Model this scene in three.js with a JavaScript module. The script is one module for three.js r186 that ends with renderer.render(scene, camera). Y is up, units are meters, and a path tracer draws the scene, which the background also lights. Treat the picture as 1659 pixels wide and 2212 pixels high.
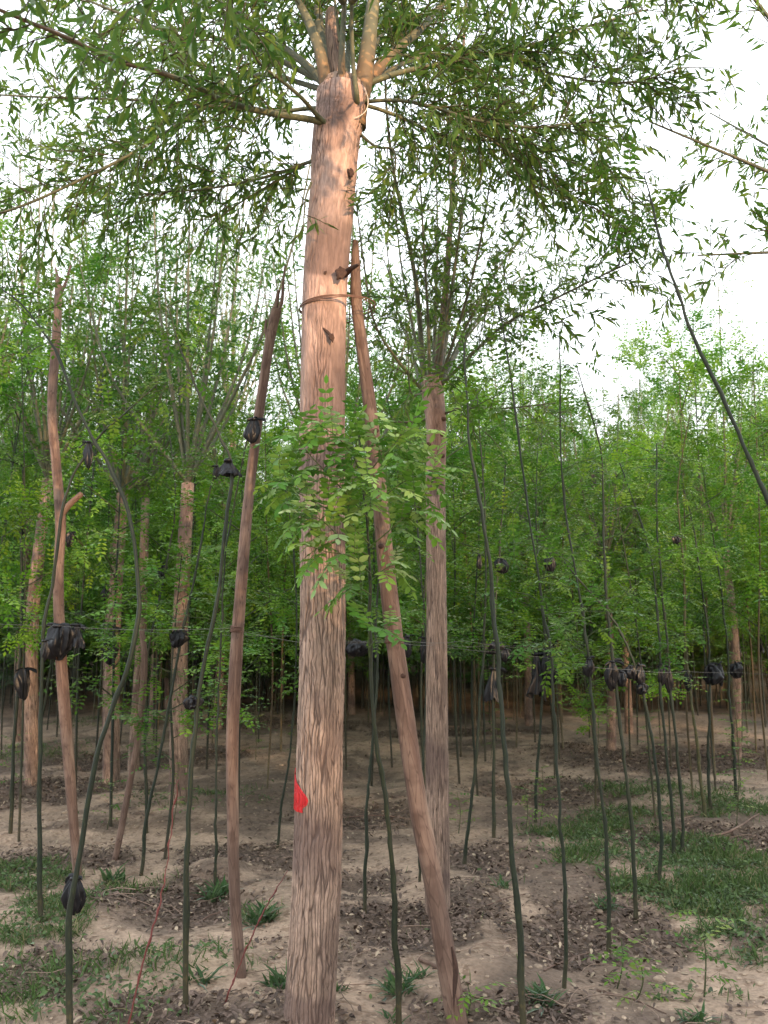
import * as THREE from 'three';
import { mergeGeometries } from 'three/addons/utils/BufferGeometryUtils.js';

// ------------------------------------------------------------------ camera, sky, sun, exposure
const scene = new THREE.Scene();
const CAM_H = 1.55, PITCH = 7.84 * Math.PI / 180, FOV = 65;
const camera = new THREE.PerspectiveCamera(FOV, 0.75, 0.05, 900);
camera.position.set(0, CAM_H, 0);
camera.rotation.set(PITCH, 0, 0);
camera.focus = 3.5; camera.userData.fStop = 3.6;
scene.add(camera);

const renderer = new THREE.WebGLRenderer({ antialias: true });
renderer.toneMapping = THREE.LinearToneMapping;
renderer.toneMappingExposure = 2.65;
renderer.shadowMap.enabled = true;

const SUN_DIR = new THREE.Vector3(0.5, 0.118, 0.86).normalize();
{
  const W = 128, H = 64, data = new Float32Array(W * H * 4);
  for (let j = 0; j < H; j++) for (let i = 0; i < W; i++) {
    const el = ((j + 0.5) / H - 0.5) * Math.PI, t = Math.max(0, Math.sin(el));
    const k = Math.pow(t, 0.6), o = (j * W + i) * 4;
    data[o] = 1.14 - 0.24 * k; data[o + 1] = 1.15 - 0.17 * k; data[o + 2] = 1.17 - 0.09 * k; data[o + 3] = 1;
  }
  const sky = new THREE.DataTexture(data, W, H, THREE.RGBAFormat, THREE.FloatType);
  sky.mapping = THREE.EquirectangularReflectionMapping; sky.magFilter = THREE.LinearFilter; sky.needsUpdate = true;
  scene.background = sky; scene.environment = sky;
}
const sun = new THREE.DirectionalLight(new THREE.Color(1, 0.64, 0.36), 3.2);
sun.position.copy(SUN_DIR).multiplyScalar(60); sun.castShadow = true; sun.shadow.radius = 2.5;
sun.shadow.mapSize.set(4096, 4096);
Object.assign(sun.shadow.camera, { left: -30, right: 30, top: 30, bottom: -30, near: 1, far: 160 });
scene.add(sun, sun.target);

// ------------------------------------------------------------------ helpers
let seed = 12345;
function reseed(s) { seed = s >>> 0; }
function rnd() { seed = (seed + 0x6D2B79F5) | 0; let t = Math.imul(seed ^ (seed >>> 15), 1 | seed); t = (t + Math.imul(t ^ (t >>> 7), 61 | t)) ^ t; return ((t ^ (t >>> 14)) >>> 0) / 4294967296; }
const rr = (a, b) => a + (b - a) * rnd();
const V = (x, y, z) => new THREE.Vector3(x, y, z);
function randDir() { const z = rr(-1, 1), a = rr(0, 6.2832), r = Math.sqrt(1 - z * z); return V(r * Math.cos(a), z, r * Math.sin(a)); }
function hash(x, y) { let h = Math.imul(x | 0, 374761393) + Math.imul(y | 0, 668265263); h = Math.imul(h ^ (h >>> 13), 1274126177); return ((h ^ (h >>> 16)) >>> 0) / 4294967296; }
function noise(x, y, px = 0) {   // value noise, x optionally periodic
  const xi = Math.floor(x), yi = Math.floor(y), fx = x - xi, fy = y - yi, u = fx * fx * (3 - 2 * fx), v = fy * fy * (3 - 2 * fy);
  const w = k => px ? ((k % px) + px) % px : k;
  const a = hash(w(xi), yi), b = hash(w(xi + 1), yi), c = hash(w(xi), yi + 1), d = hash(w(xi + 1), yi + 1);
  return a + (b - a) * u + (c - a) * v + (a - b - c + d) * u * v;
}
function fbm(x, y, o = 4, px = 0) { let s = 0, a = 0.5, t = 0; for (let k = 0; k < o; k++) { s += a * noise(x + k * 17.3 * (px ? 0 : 1), y + k * 9.1, px); t += a; x *= 2; y *= 2; px *= 2; a *= 0.5; } return s / t; }
function worley(x, y, px) {     // F2 - F1 and cell id; periodic in x
  const xi = Math.floor(x), yi = Math.floor(y); let f1 = 9, f2 = 9, id = 0;
  for (let j = -1; j <= 1; j++) for (let i = -1; i <= 1; i++) {
    const cx = (((xi + i) % px) + px) % px, cy = yi + j, dx = xi + i + hash(cx, cy * 2 + 7) - x, dy = yi + j + hash(cx + 91, cy * 2 + 3) - y, d = Math.hypot(dx, dy);
    if (d < f1) { f2 = f1; f1 = d; id = hash(cx + 5, cy + 11); } else if (d < f2) f2 = d;
  }
  return [f2 - f1, id];
}
const smooth = (a, b, x) => { const t = Math.min(1, Math.max(0, (x - a) / (b - a))); return t * t * (3 - 2 * t); };
const lerp = (a, b, t) => a + (b - a) * t;

// the photograph's layout grid: a direction through (x, y) of a 1659 x 2212 frame, met at depth d (metres from the camera along the ground)
const FX = 1106 / Math.tan(FOV * Math.PI / 360);
function ray(px, py) {
  const a = (px - 829.5) / FX, b = (1106 - py) / FX, c = Math.cos(PITCH), s = Math.sin(PITCH);
  return V(a, b * c + s, -c + b * s);
}
function at(px, py, d) { const r = ray(px, py); return r.multiplyScalar(d / -r.z).add(V(0, CAM_H, 0)); }
const FWD = V(0, Math.sin(PITCH), -Math.cos(PITCH));
function radAt(p, wpx) { return wpx / 2 * p.clone().sub(camera.position).dot(FWD) / FX; }

const mounds = [];
function groundBase(x, z) {
  let h = 0.15 * (fbm(x * 0.55 + 40, z * 0.55 + 11, 3) - 0.5) + 0.08 * (fbm(x * 2.1 + 7, z * 2.1, 3) - 0.5);
  return h * smooth(0.4, 2, Math.hypot(x, z));
}
function ground(x, z) {
  let h = groundBase(x, z);
  for (const [mx, mz, r, a] of mounds) { const q = ((x - mx) ** 2 + (z - mz) ** 2) / (r * r); if (q < 6) h += a * Math.exp(-q); }
  return h;
}
function groundAt(px, py) {
  const r = ray(px, py); let h = 0, p;
  for (let k = 0; k < 6; k++) { p = r.clone().multiplyScalar((h - CAM_H) / r.y); p.y += CAM_H; h = ground(p.x, p.z); }
  return V(p.x, ground(p.x, p.z), p.z);
}

class GB {
  constructor() { this.p = []; this.n = []; this.c = []; this.u = []; this.i = []; }
  v(p, n, c, u, w) { this.p.push(p.x, p.y, p.z); this.n.push(n.x, n.y, n.z); this.c.push(c[0], c[1], c[2]); this.u.push(u, w); return this.p.length / 3 - 1; }
  geo() {
    const g = new THREE.BufferGeometry();
    g.setAttribute('position', new THREE.Float32BufferAttribute(this.p, 3)); g.setAttribute('normal', new THREE.Float32BufferAttribute(this.n, 3));
    g.setAttribute('color', new THREE.Float32BufferAttribute(this.c, 3)); g.setAttribute('uv', new THREE.Float32BufferAttribute(this.u, 2)); g.setIndex(this.i); return g;
  }
}
const WHITE = [1, 1, 1];
// a tapered tube; disp(theta, s) adds to the radius; colours may vary along s
function tube(gb, pts, radii, seg = 8, o = {}) {
  const n = pts.length; let nrm = null, s = o.s0 || 0; const rows = [];
  for (let k = 0; k < n; k++) {
    const t = pts[Math.min(n - 1, k + 1)].clone().sub(pts[Math.max(0, k - 1)]).normalize();
    if (!nrm) { nrm = Math.abs(t.z) < 0.9 ? V(0, 0, 1) : V(1, 0, 0); }
    nrm.addScaledVector(t, -nrm.dot(t)).normalize(); const b = t.clone().cross(nrm);
    if (k) s += pts[k].distanceTo(pts[k - 1]);
    const row = [];
    for (let j = 0; j <= seg; j++) {
      const th = j / seg * Math.PI * 2, dir = nrm.clone().multiplyScalar(Math.cos(th)).addScaledVector(b, Math.sin(th));
      const r = radii[k] + (o.disp ? o.disp(j === seg ? 0 : th, s, k / (n - 1)) : 0);
      row.push(gb.v(pts[k].clone().addScaledVector(dir, r), dir, o.col ? o.col(k / (n - 1)) : WHITE, (o.uv ? j / seg * o.uv[0] : j / seg), o.uv ? s * o.uv[1] : s));
    }
    rows.push(row);
  }
  for (let k = 0; k < n - 1; k++) for (let j = 0; j < seg; j++) { const a = rows[k][j], b = rows[k][j + 1], c = rows[k + 1][j], d = rows[k + 1][j + 1]; gb.i.push(a, b, d, a, d, c); }
  for (const [row, dir] of o.open ? [] : [[rows[0], pts[0].clone().sub(pts[1]).normalize()], [rows[n - 1], pts[n - 1].clone().sub(pts[n - 2]).normalize()]]) {
    const top = row === rows[n - 1], ce = gb.v((top ? pts[n - 1] : pts[0]).clone().addScaledVector(dir, (top ? radii[n - 1] : radii[0]) * (o.round || 0)), dir, o.col ? o.col(top ? 1 : 0) : WHITE, 0.5, 0);
    for (let j = 0; j < seg; j++) top ? gb.i.push(row[j], row[j + 1], ce) : gb.i.push(row[j + 1], row[j], ce);
  }
  return rows;
}
function smoothNormals(g) {     // recompute, then join the seam where positions coincide
  g.computeVertexNormals(); const p = g.attributes.position, n = g.attributes.normal, map = new Map();
  for (let k = 0; k < p.count; k++) { const key = p.getX(k).toFixed(5) + ',' + p.getY(k).toFixed(5) + ',' + p.getZ(k).toFixed(5); (map.get(key) || map.set(key, []).get(key)).push(k); }
  for (const l of map.values()) if (l.length > 1) { const s = V(0, 0, 0); for (const k of l) s.add(V(n.getX(k), n.getY(k), n.getZ(k))); s.normalize(); for (const k of l) n.setXYZ(k, s.x, s.y, s.z); }
  return g;
}
function resample(pts, rad, n) {     // Catmull-Rom through points; radii interpolated alike
  const c = new THREE.CatmullRomCurve3(pts, false, 'centripetal'), P = [], R = [];
  for (let k = 0; k < n; k++) { const t = k / (n - 1); P.push(c.getPoint(t)); const q = t * (rad.length - 1), a = Math.min(rad.length - 2, Math.floor(q)); R.push(lerp(rad[a], rad[a + 1], q - a)); }
  return [P, R];
}
const taken = {};
function numbered(name) { const k = taken[name] = (taken[name] ?? -1) + 1; return k ? `${name}_${String(k).padStart(3, '0')}` : name; }
function tag(o, label, category, group, kind) { o.userData.label = label; if (category) o.userData.category = category; if (group) o.userData.group = group; if (kind) o.userData.kind = kind; return o; }
function thing(name, p, label, category, group) { const o = new THREE.Group(); o.name = numbered(name); o.position.copy(p); scene.add(o); return tag(o, label, category, group); }
function part(name, geo, mat, parent, label) { const m = new THREE.Mesh(geo.isBufferGeometry ? geo : geo.geo(), mat); m.name = name; m.castShadow = m.receiveShadow = true; parent.add(m); if (label) m.userData.label = label; return m; }
function copyOf(o, name, p, label, category, group) { const c = o.clone(); c.name = numbered(name); c.userData = {}; tag(c, label, category, group); c.position.copy(p); scene.add(c); return c; }

// ------------------------------------------------------------------ textures and materials
function dataTex(W, H, fn, srgb) {
  const d = new Uint8Array(W * H * 4);
  for (let j = 0; j < H; j++) for (let i = 0; i < W; i++) { const c = fn(i / W, j / H), o = (j * W + i) * 4; for (let k = 0; k < 3; k++) d[o + k] = Math.max(0, Math.min(255, c[k] * 255)); d[o + 3] = 255; }
  const t = new THREE.DataTexture(d, W, H); t.magFilter = THREE.LinearFilter; t.minFilter = THREE.LinearMipmapLinearFilter; t.generateMipmaps = true; t.wrapS = t.wrapT = THREE.RepeatWrapping; if (srgb) t.colorSpace = THREE.SRGBColorSpace; t.needsUpdate = true; return t;
}
const mix3 = (a, b, t) => [lerp(a[0], b[0], t), lerp(a[1], b[1], t), lerp(a[2], b[2], t)];
// furrowed bark: u once round the trunk, v in units of 4 m; furrows deep below, thin and sparse on the paler upper stem
function barkHeight(u, v) {
  const y = v * 4, up = smooth(1.5, 3.2, y);
  const wu = u + 0.030 * (fbm(u * 14, y * 14, 3, 14) - 0.5) + 0.02 * (noise(u * 6, y * 4, 6) - 0.5);
  const [f, id] = worley(wu * 40, y * 3.9 + 0.7 * Math.sin(u * 6.283 * 3), 40);
  const [f2] = worley(wu * 70 + 3, y * 22, 70);
  const fine = fbm(u * 60, y * 30, 3, 60);
  const crack = smooth(0.0, 0.19 - 0.06 * up, f), c2 = smooth(0, 0.28, f2);
  const keep = up * smooth(0.35, 0.7, noise(u * 9, y * 2.3, 9));
  let h = lerp(crack * (0.75 + 0.25 * c2), 1, keep * 0.75);
  return [h * (0.8 + 0.2 * id), fine, id, up];
}
const barkMap = dataTex(512, 2048, (u, v) => {
  const [h, fine, id, up] = barkHeight(u, v), y = v * 4;
  const ridge = mix3(mix3([0.63, 0.53, 0.46], [0.69, 0.585, 0.515], id), [0.73, 0.615, 0.565], up);
  const low = mix3([0.36, 0.29, 0.25], [0.42, 0.325, 0.29], up);
  let c = mix3(low, ridge, Math.pow(h, 0.85));
  const k = 0.78 + 0.36 * fine; c = c.map(x => x * k);
  const ring = smooth(0.60, 0.72, noise(u * 3, y * 3.4, 3) * 0.5 + noise(u * 2 + 9, y * 9.5, 2) * 0.5);      // grey weathered bands
  const scar = smooth(0.66, 0.74, fbm(u * 5, y * 3.2 + 7, 3, 5));
  return mix3(mix3(c, [0.34, 0.27, 0.25], ring * 0.55), [0.27, 0.21, 0.19], scar * 0.3);
}, true);
const barkBump = dataTex(512, 2048, (u, v) => { const [h, fine] = barkHeight(u, v); const k = h * 0.8 + fine * 0.2; return [k, k, k]; });
const poleMap = dataTex(128, 1024, (u, v) => {
  const y = v * 3, f = fbm(u * 8, y * 6, 5, 8), g = fbm(u * 22, y * 5, 3, 22), s = fbm(u * 4 + 2, y * 22, 3, 4);
  let c = mix3([0.49, 0.40, 0.345], [0.385, 0.295, 0.25], smooth(0.3, 0.7, f)); c = mix3(c, [0.58, 0.48, 0.42], 0.5 * smooth(0.45, 0.8, g)); c = mix3(c, [0.29, 0.21, 0.175], 0.4 * smooth(0.5, 0.8, s));
  const [wk] = worley(u * 12 + 0.8 * noise(u * 6, y * 9, 6), y * 7, 12), [w2, wi] = worley(u * 4, y * 3.1, 4);
  c = mix3([0.24, 0.17, 0.14], c, 0.45 + 0.55 * smooth(0.0, 0.12, wk)); c = mix3(c, [0.60, 0.52, 0.45], wi > 0.82 ? 0.55 * smooth(0.1, 0.3, w2) : 0);
  return mix3(c, [0.33, 0.26, 0.225], 0.4 * smooth(0.45, 0.8, fbm(u * 3, y * 2.1, 5, 3)));
}, true);
const poleBump = dataTex(128, 1024, (u, v) => { const k = fbm(u * 16, v * 60, 4, 16); return [k, k, k]; });
const stemMap = dataTex(64, 1024, (u, v) => {
  const y = v * 3, f = fbm(u * 8, y * 20, 3, 8), l = smooth(0.72, 0.8, noise(u * 12, y * 60, 12));
  const c = mix3([0.8, 0.85, 0.78], [0.62, 0.62, 0.55], f); return mix3(c, [1, 0.95, 0.8], l * 0.8);
}, true);
const soilMap = dataTex(1024, 1024, (u, v) => {
  const f = fbm(u * 10, v * 10, 6, 10), g = fbm(u * 90, v * 90, 3, 90), s = smooth(0.6, 0.75, fbm(u * 40 + 3, v * 40, 3, 40));
  const k = 0.72 + 0.3 * f + 0.22 * (g - 0.5); return mix3([k, k * 0.985, k * 0.965], [0.55, 0.5, 0.46], s * 0.45);
}, true);
const soilBump = dataTex(1024, 1024, (u, v) => { const k = 0.6 * fbm(u * 20, v * 20, 5, 20) + 0.4 * fbm(u * 110, v * 110, 2, 110); return [k, k, k]; });

const std = (o) => new THREE.MeshStandardMaterial({ roughness: 0.9, metalness: 0, ...o });
const leafMat = (t = 0.42) => new THREE.MeshPhysicalMaterial({ color: 0xffffff, vertexColors: true, roughness: 0.96, transmission: t, thickness: 0, side: THREE.DoubleSide, specularIntensity: 0.35 });
const M = {
  bark: std({ map: barkMap, bumpMap: barkBump, bumpScale: 0.006 }),
  pole: std({ map: poleMap, bumpMap: poleBump, bumpScale: 0.004, roughness: 0.85 }),
  stem: std({ map: stemMap, vertexColors: true, roughness: 0.65 }),
  limb: std({ map: stemMap, vertexColors: true, roughness: 0.7 }),
  leaf: leafMat(0.5), far: leafMat(0.5),
  soil: std({ map: soilMap, bumpMap: soilBump, bumpScale: 0.02, vertexColors: true, roughness: 1 }),
  bag: new THREE.MeshPhysicalMaterial({ color: new THREE.Color(0.006, 0.0065, 0.009), roughness: 0.38, side: THREE.DoubleSide, specularIntensity: 0.6 }),
  wire: std({ color: new THREE.Color(0.16, 0.15, 0.14), roughness: 0.7, metalness: 0.3 }),
  cord: std({ color: new THREE.Color(0.62, 0.56, 0.47) }),
  rope: std({ color: new THREE.Color(0.13, 0.07, 0.05) }),
  paint: std({ color: new THREE.Color(0.5, 0.008, 0.011), roughness: 0.6, bumpMap: barkBump, bumpScale: 0.006 }),
  knot: std({ map: poleMap, color: new THREE.Color(0.36, 0.29, 0.27) }),
  litter: std({ vertexColors: false, color: 0xffffff, side: THREE.DoubleSide }),
  grass: new THREE.MeshPhysicalMaterial({ color: 0xffffff, roughness: 0.95, specularIntensity: 0.3, transmission: 0.35, thickness: 0, side: THREE.DoubleSide }),
  twig: std({ color: new THREE.Color(0.16, 0.11, 0.08) }),
  redtwig: std({ color: new THREE.Color(0.15, 0.035, 0.03), roughness: 0.6 }),
  clod: std({ map: soilMap, color: new THREE.Color(0.42, 0.32, 0.24), roughness: 1 }),
};

// ------------------------------------------------------------------ foliage builders
const GREEN = { willow: [0.044, 0.112, 0.02], willowPale: [0.12, 0.20, 0.035], locust: [0.055, 0.155, 0.012], locustPale: [0.15, 0.26, 0.03], tip: [0.27, 0.36, 0.12] };
let hue = [1, 1, 1];      // each tree's own cast of green
function tint(a, b) { const t = rnd(), k = rr(0.78, 1.25), c = mix3(a, b, t * t); return [c[0] * k * rr(0.9, 1.15) * hue[0], c[1] * k * hue[1], c[2] * k * rr(0.8, 1.2) * hue[2]]; }
// one blade: o origin, d direction, u face normal. detail 1: two faces; 2: folded along the midrib; 3: folded, drooping
function blade(gb, o, d, u, L, W, col, detail = 2, droop = 0.25) {
  const s = u.clone().cross(d).normalize(), n = d.clone().cross(s).normalize();
  const q = (t, w, h) => o.clone().addScaledVector(d, L * t).addScaledVector(s, W * w).addScaledVector(n, h);
  if (detail === 1) {
    const nn = n; const a = gb.v(o, nn, col, 0, 0), b = gb.v(q(0.45, 0.5, 0), nn, col, 0, 1), c = gb.v(q(0.45, -0.5, 0), nn, col, 1, 0), e = gb.v(q(1, 0, -droop * L), nn, col, 1, 1);
    gb.i.push(a, c, b, b, c, e); return;
  }
  const st = detail === 2 ? [0.42] : [0.22, 0.6], f = W * 0.16, nl = n.clone().addScaledVector(s, -0.35).normalize(), nr = n.clone().addScaledVector(s, 0.35).normalize();
  const ws = detail === 2 ? [1] : [0.85, 0.9];
  let pl = gb.v(o, nl, col, 0, 0), pc = gb.v(o, n, col, 0, 0), pr = gb.v(o, nr, col, 0, 0), first = true;
  st.forEach((t, k) => {
    const h = -droop * L * t * t, l = gb.v(q(t, 0.5 * ws[k], h), nl, col, 0, t), c = gb.v(q(t, 0, h - f), n, col, 0.5, t), r = gb.v(q(t, -0.5 * ws[k], h), nr, col, 1, t);
    if (first) gb.i.push(pc, c, l, pc, r, c); else gb.i.push(pl, pc, l, l, pc, c, pc, pr, c, c, pr, r);
    pl = l; pc = c; pr = r; first = false;
  });
  const e = gb.v(q(1, 0, -droop * L), n, col, 0.5, 1); gb.i.push(pl, pc, e, pc, pr, e);
}
function perp(d) { const a = Math.abs(d.y) < 0.9 ? V(0, 1, 0) : V(1, 0, 0); return a.addScaledVector(d, -a.dot(d)).normalize(); }
// willow twig: thin drooping shoot with alternate narrow leaves
function willowTwig(wood, leaf, o, dir, len, q = {}) {
  const n = q.steps || 5, pts = [o.clone()], d = dir.clone().normalize(); let p = o.clone();
  for (let k = 0; k < n; k++) { d.y -= (q.droop ?? 0.09); d.addScaledVector(randDir(), 0.16).normalize(); p = p.clone().addScaledVector(d, len / n); pts.push(p); }
  if (wood) tube(wood, pts, pts.map((_, k) => lerp(q.r || 0.0032, 0.0012, k / n)), 3, { open: true, col: () => q.wood || [0.12, 0.10, 0.05] });
  const L = q.L || 0.075, sp = q.sp || 0.021, m = Math.floor(len * 0.92 / sp);
  for (let k = 0; k < m; k++) {
    const t = (0.08 + 0.92 * k / m) * n, a = Math.min(n - 1, Math.floor(t)), base = pts[a].clone().lerp(pts[a + 1], t - a), td = pts[a + 1].clone().sub(pts[a]).normalize();
    const side = perp(td).applyAxisAngle(td, rr(0, 6.283)), ld = td.clone().multiplyScalar(rr(0.4, 0.9)).addScaledVector(side, rr(0.5, 1)); ld.y -= rr(-0.1, 0.4); ld.normalize();
    const up = randDir().multiplyScalar(0.8); up.y += 0.9;
    const l = L * rr(0.6, 1.25); blade(leaf, base, ld, up, l, l * rr(0.17, 0.26), tint(GREEN.willow, GREEN.willowPale), q.detail || 2, rr(0.05, 0.35));
  }
  return pts;
}
// pinnate (locust) leaf: rachis and paired leaflets
function pinnate(wood, leaf, o, dir, len, q = {}) {
  const n = q.pairs || 5, d = dir.clone().normalize(), pts = [o.clone()]; let p = o.clone();
  const side0 = perp(d).cross(d).normalize();
  for (let k = 0; k <= n; k++) { d.y -= q.droop ?? 0.09; d.normalize(); p = p.clone().addScaledVector(d, len / (n + 1)); pts.push(p); }
  if (wood) tube(wood, pts, pts.map(() => q.r || 0.0009), 3, { open: true, col: () => [0.10, 0.15, 0.035] });
  const c0 = q.pale ? tint(GREEN.locustPale, GREEN.tip) : tint(GREEN.locust, GREEN.locustPale), L = q.L || 0.036;
  for (let k = 1; k <= n + 1; k++) {
    const td = pts[Math.min(k, n + 1)].clone().sub(pts[k - 1]).normalize(), sd = td.clone().cross(V(0, 1, 0)); if (sd.lengthSq() < 0.01) sd.copy(side0); sd.normalize();
    const up = sd.clone().cross(td).normalize();
    const l = L * rr(0.8, 1.15) * (k === 1 ? 0.8 : 1), kk = rr(0.85, 1.15), c = c0.map(x => x * kk);
    for (const s of k === n + 1 ? [0] : [-1, 1]) {
      const ld = s ? td.clone().multiplyScalar(0.55).addScaledVector(sd, s * rr(0.8, 1.1)).addScaledVector(up, rr(-0.5, 0.12)).normalize() : td;
      blade(leaf, pts[k], ld, up.clone().addScaledVector(randDir(), 0.35), l, l * rr(0.44, 0.56), c, q.detail || 2, rr(0, 0.2));
    }
  }
}

// ------------------------------------------------------------------ ground
const sandC = [0.475, 0.345, 0.255], dustC = [0.39, 0.28, 0.205], litterC = [0.15, 0.105, 0.08], mossC = [0.15, 0.165, 0.075];
for (const [x, y, r, a] of [[225, 1975, 0.30, 0.11], [455, 1880, 0.28, 0.09], [905, 1720, 0.5, 0.07], [960, 2010, 0.35, 0.06], [1060, 2060, 0.5, 0.04], [660, 2230, 0.3, 0.05], [330, 2100, 0.4, 0.05], [1450, 1560, 0.9, 0.12], [830, 1620, 0.9, 0.09], [1200, 1640, 0.7, 0.08], [500, 1640, 0.9, 0.07], [1259, 2030, 0.42, -0.09], [1060, 1865, 0.3, -0.06], [870, 2010, 0.3, -0.06], [800, 1900, 0.3, -0.05], [330, 1960, 0.4, -0.08], [1200, 1720, 0.5, -0.06]]) { const p = ray(x, y); p.multiplyScalar(-CAM_H / p.y); mounds.push([p.x, p.z, r, a]); }
// patches: [x, y, radius across, radius along depth] of dry litter and of green growth, read off the photograph
const P2 = l => l.map(([x, y, a, b, k = 1]) => { const p = groundAt(x, y); return [p.x, p.z, a, b, k]; });
const litterSpots = P2([[1259, 2030, 0.42, 0.36], [1190, 2060, 0.2, 0.2], [1345, 2000, 0.25, 0.3], [1045, 1850, 0.28, 0.35], [1000, 1935, 0.25, 0.3], [860, 2010, 0.36, 0.26], [800, 1905, 0.3, 0.2], [770, 1768, 0.6, 0.4], [1210, 1718, 0.6, 0.55], [1500, 1800, 0.7, 0.3], [1659, 1820, 0.6, 0.4], [390, 1965, 0.45, 0.32], [280, 1935, 0.35, 0.25], [560, 1850, 0.5, 0.3], [120, 1850, 0.6, 0.35], [90, 2090, 0.3, 0.3], [450, 2180, 0.45, 0.16], [330, 2200, 0.3, 0.12], [1070, 2170, 0.35, 0.16], [1180, 2190, 0.2, 0.12], [950, 2020, 0.2, 0.3], [600, 1560, 1.4, 0.6], [1000, 1580, 1.2, 0.5], [1350, 1640, 1.0, 0.7], [300, 1640, 1.2, 0.6], [90, 1700, 1.0, 0.7], [1600, 1640, 1.2, 0.8], [700, 2060, 0.3, 0.16, 0.6], [820, 1970, 0.4, 0.12]]);
const greenSpots = P2([[1400, 1850, 0.75, 0.4], [1560, 1900, 0.65, 0.45], [1659, 1960, 0.5, 0.4], [1230, 1800, 0.4, 0.22], [1620, 2030, 0.3, 0.3], [1500, 1940, 0.4, 0.25], [60, 1990, 0.35, 0.4], [30, 1900, 0.4, 0.3], [40, 2130, 0.35, 0.35, 0.5], [150, 2190, 0.4, 0.2, 0.4], [240, 2120, 0.3, 0.25, 0.4], [560, 1970, 0.14, 0.2, 0.6], [300, 1920, 0.25, 0.2, 0.6], [1330, 1770, 0.4, 0.3], [1600, 1740, 0.8, 0.4, 0.6], [1420, 1700, 0.7, 0.4, 0.6], [420, 1720, 0.7, 0.4, 0.4], [60, 1620, 1.0, 0.6, 0.4], [250, 1560, 1.0, 0.6, 0.4], [1500, 2150, 0.3, 0.1, 0.4], [440, 2060, 0.3, 0.2, 0.4], [1010, 1490, 2, 1.2, 0.12], [1500, 1500, 2.2, 1.2, 0.12], [300, 1480, 2, 1.2, 0.12]]);
function spot(list, x, z) { let m = 0; for (const [a, b, ra, rb, k] of list) { const q = Math.sqrt(((x - a) / ra) ** 2 + ((z - b) / rb) ** 2); if (q < 1.6) m = Math.max(m, k * smooth(1.25, 0.55, q + 0.9 * (fbm(x * 5 + 3, z * 5, 3) - 0.5))); } return m; }
{
  const axis = (near0, near1, step, far0, far1) => { const l = []; for (let v = near0; v <= near1 + 1e-6; v += step) l.push(v); let s = step, v = near1; while (v < far1) { s *= 1.16; v += s; l.push(v); } s = step; v = near0; while (v > far0) { s *= 1.16; v -= s; l.unshift(v); } return l; };
  const xs = axis(-4.5, 4.5, 0.035, -420, 420), zs = axis(-10, -2.2, 0.035, -420, 200), gb = new GB();
  for (const z of zs) for (const x of xs) {
    const l = spot(litterSpots, x, z), g = spot(greenSpots, x, z);
    const n = fbm(x * 1.3, z * 1.3, 4);
    let c = mix3(sandC, dustC, smooth(0.4, 0.62, n)); c = mix3(c, litterC, Math.max(l * 0.9, 0.8 * smooth(0.53, 0.66, fbm(x * 0.9, z * 0.9 + 4, 5)), 0.75 * smooth(0.58, 0.68, fbm(x * 3.1 + 9, z * 3.1, 4)))); c = mix3(c, mossC, g * 0.45 * smooth(0.4, 0.6, fbm(x * 4 + 31, z * 4, 4)));
    const h = ground(x, z) - 0.012 * l * (1 + fbm(x * 20, z * 20, 2)) + 0.02 * (fbm(x * 11, z * 11, 4) - 0.5);
    gb.v(V(x, h, z), V(0, 1, 0), c, x / 1.6, z / 1.6);
  }
  const w = xs.length; for (let j = 0; j < zs.length - 1; j++) for (let i = 0; i < w - 1; i++) { const a = j * w + i; gb.i.push(a, a + w, a + 1, a + 1, a + w, a + w + 1); }
  const g = gb.geo(); g.computeVertexNormals();
  const m = new THREE.Mesh(g, M.soil); m.name = 'ground'; m.receiveShadow = true; scene.add(m); tag(m, 'bare sandy soil with shallow pits of dry leaf litter', null, null, 'structure');
}

// ------------------------------------------------------------------ main tree: red paint mark, fork with many limbs
reseed(77);
const MAIN_D = 3.3;
hue = [1.3, 1.2, 1.15];
function trunkFrom(rows, d, opts = {}) {      // rows of [x, y, width] bottom to top -> world points and radii
  const pts = rows.map(r => at(r[0], r[1], d + (r[3] || 0))), rad = rows.map((r, k) => radAt(pts[k], r[2]));
  return [pts, rad];
}
function limb(wood, pts, r0, r1, col, n = 14, seg = 7, flare = 0) { const [P, R] = resample(pts, [r0, lerp(r0, r1, 0.55), r1], n); if (flare) { R[0] *= flare; R[1] *= 1 + (flare - 1) * 0.35; } tube(wood, P, R, seg, { uv: [1, 1 / 3], col: typeof col === 'function' ? col : () => col, open: false }); return P; }
const limbFoot = t => t < 0.2 ? [0.27, 0.165, 0.11] : mix3([0.27, 0.165, 0.11], [0.22, 0.21, 0.16], smooth(0.2, 0.42, t));
const limbGrey = [0.21, 0.20, 0.155], limbGreen = [0.18, 0.175, 0.115], limbRed = [0.22, 0.13, 0.095], limbDark = limbGreen;

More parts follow.
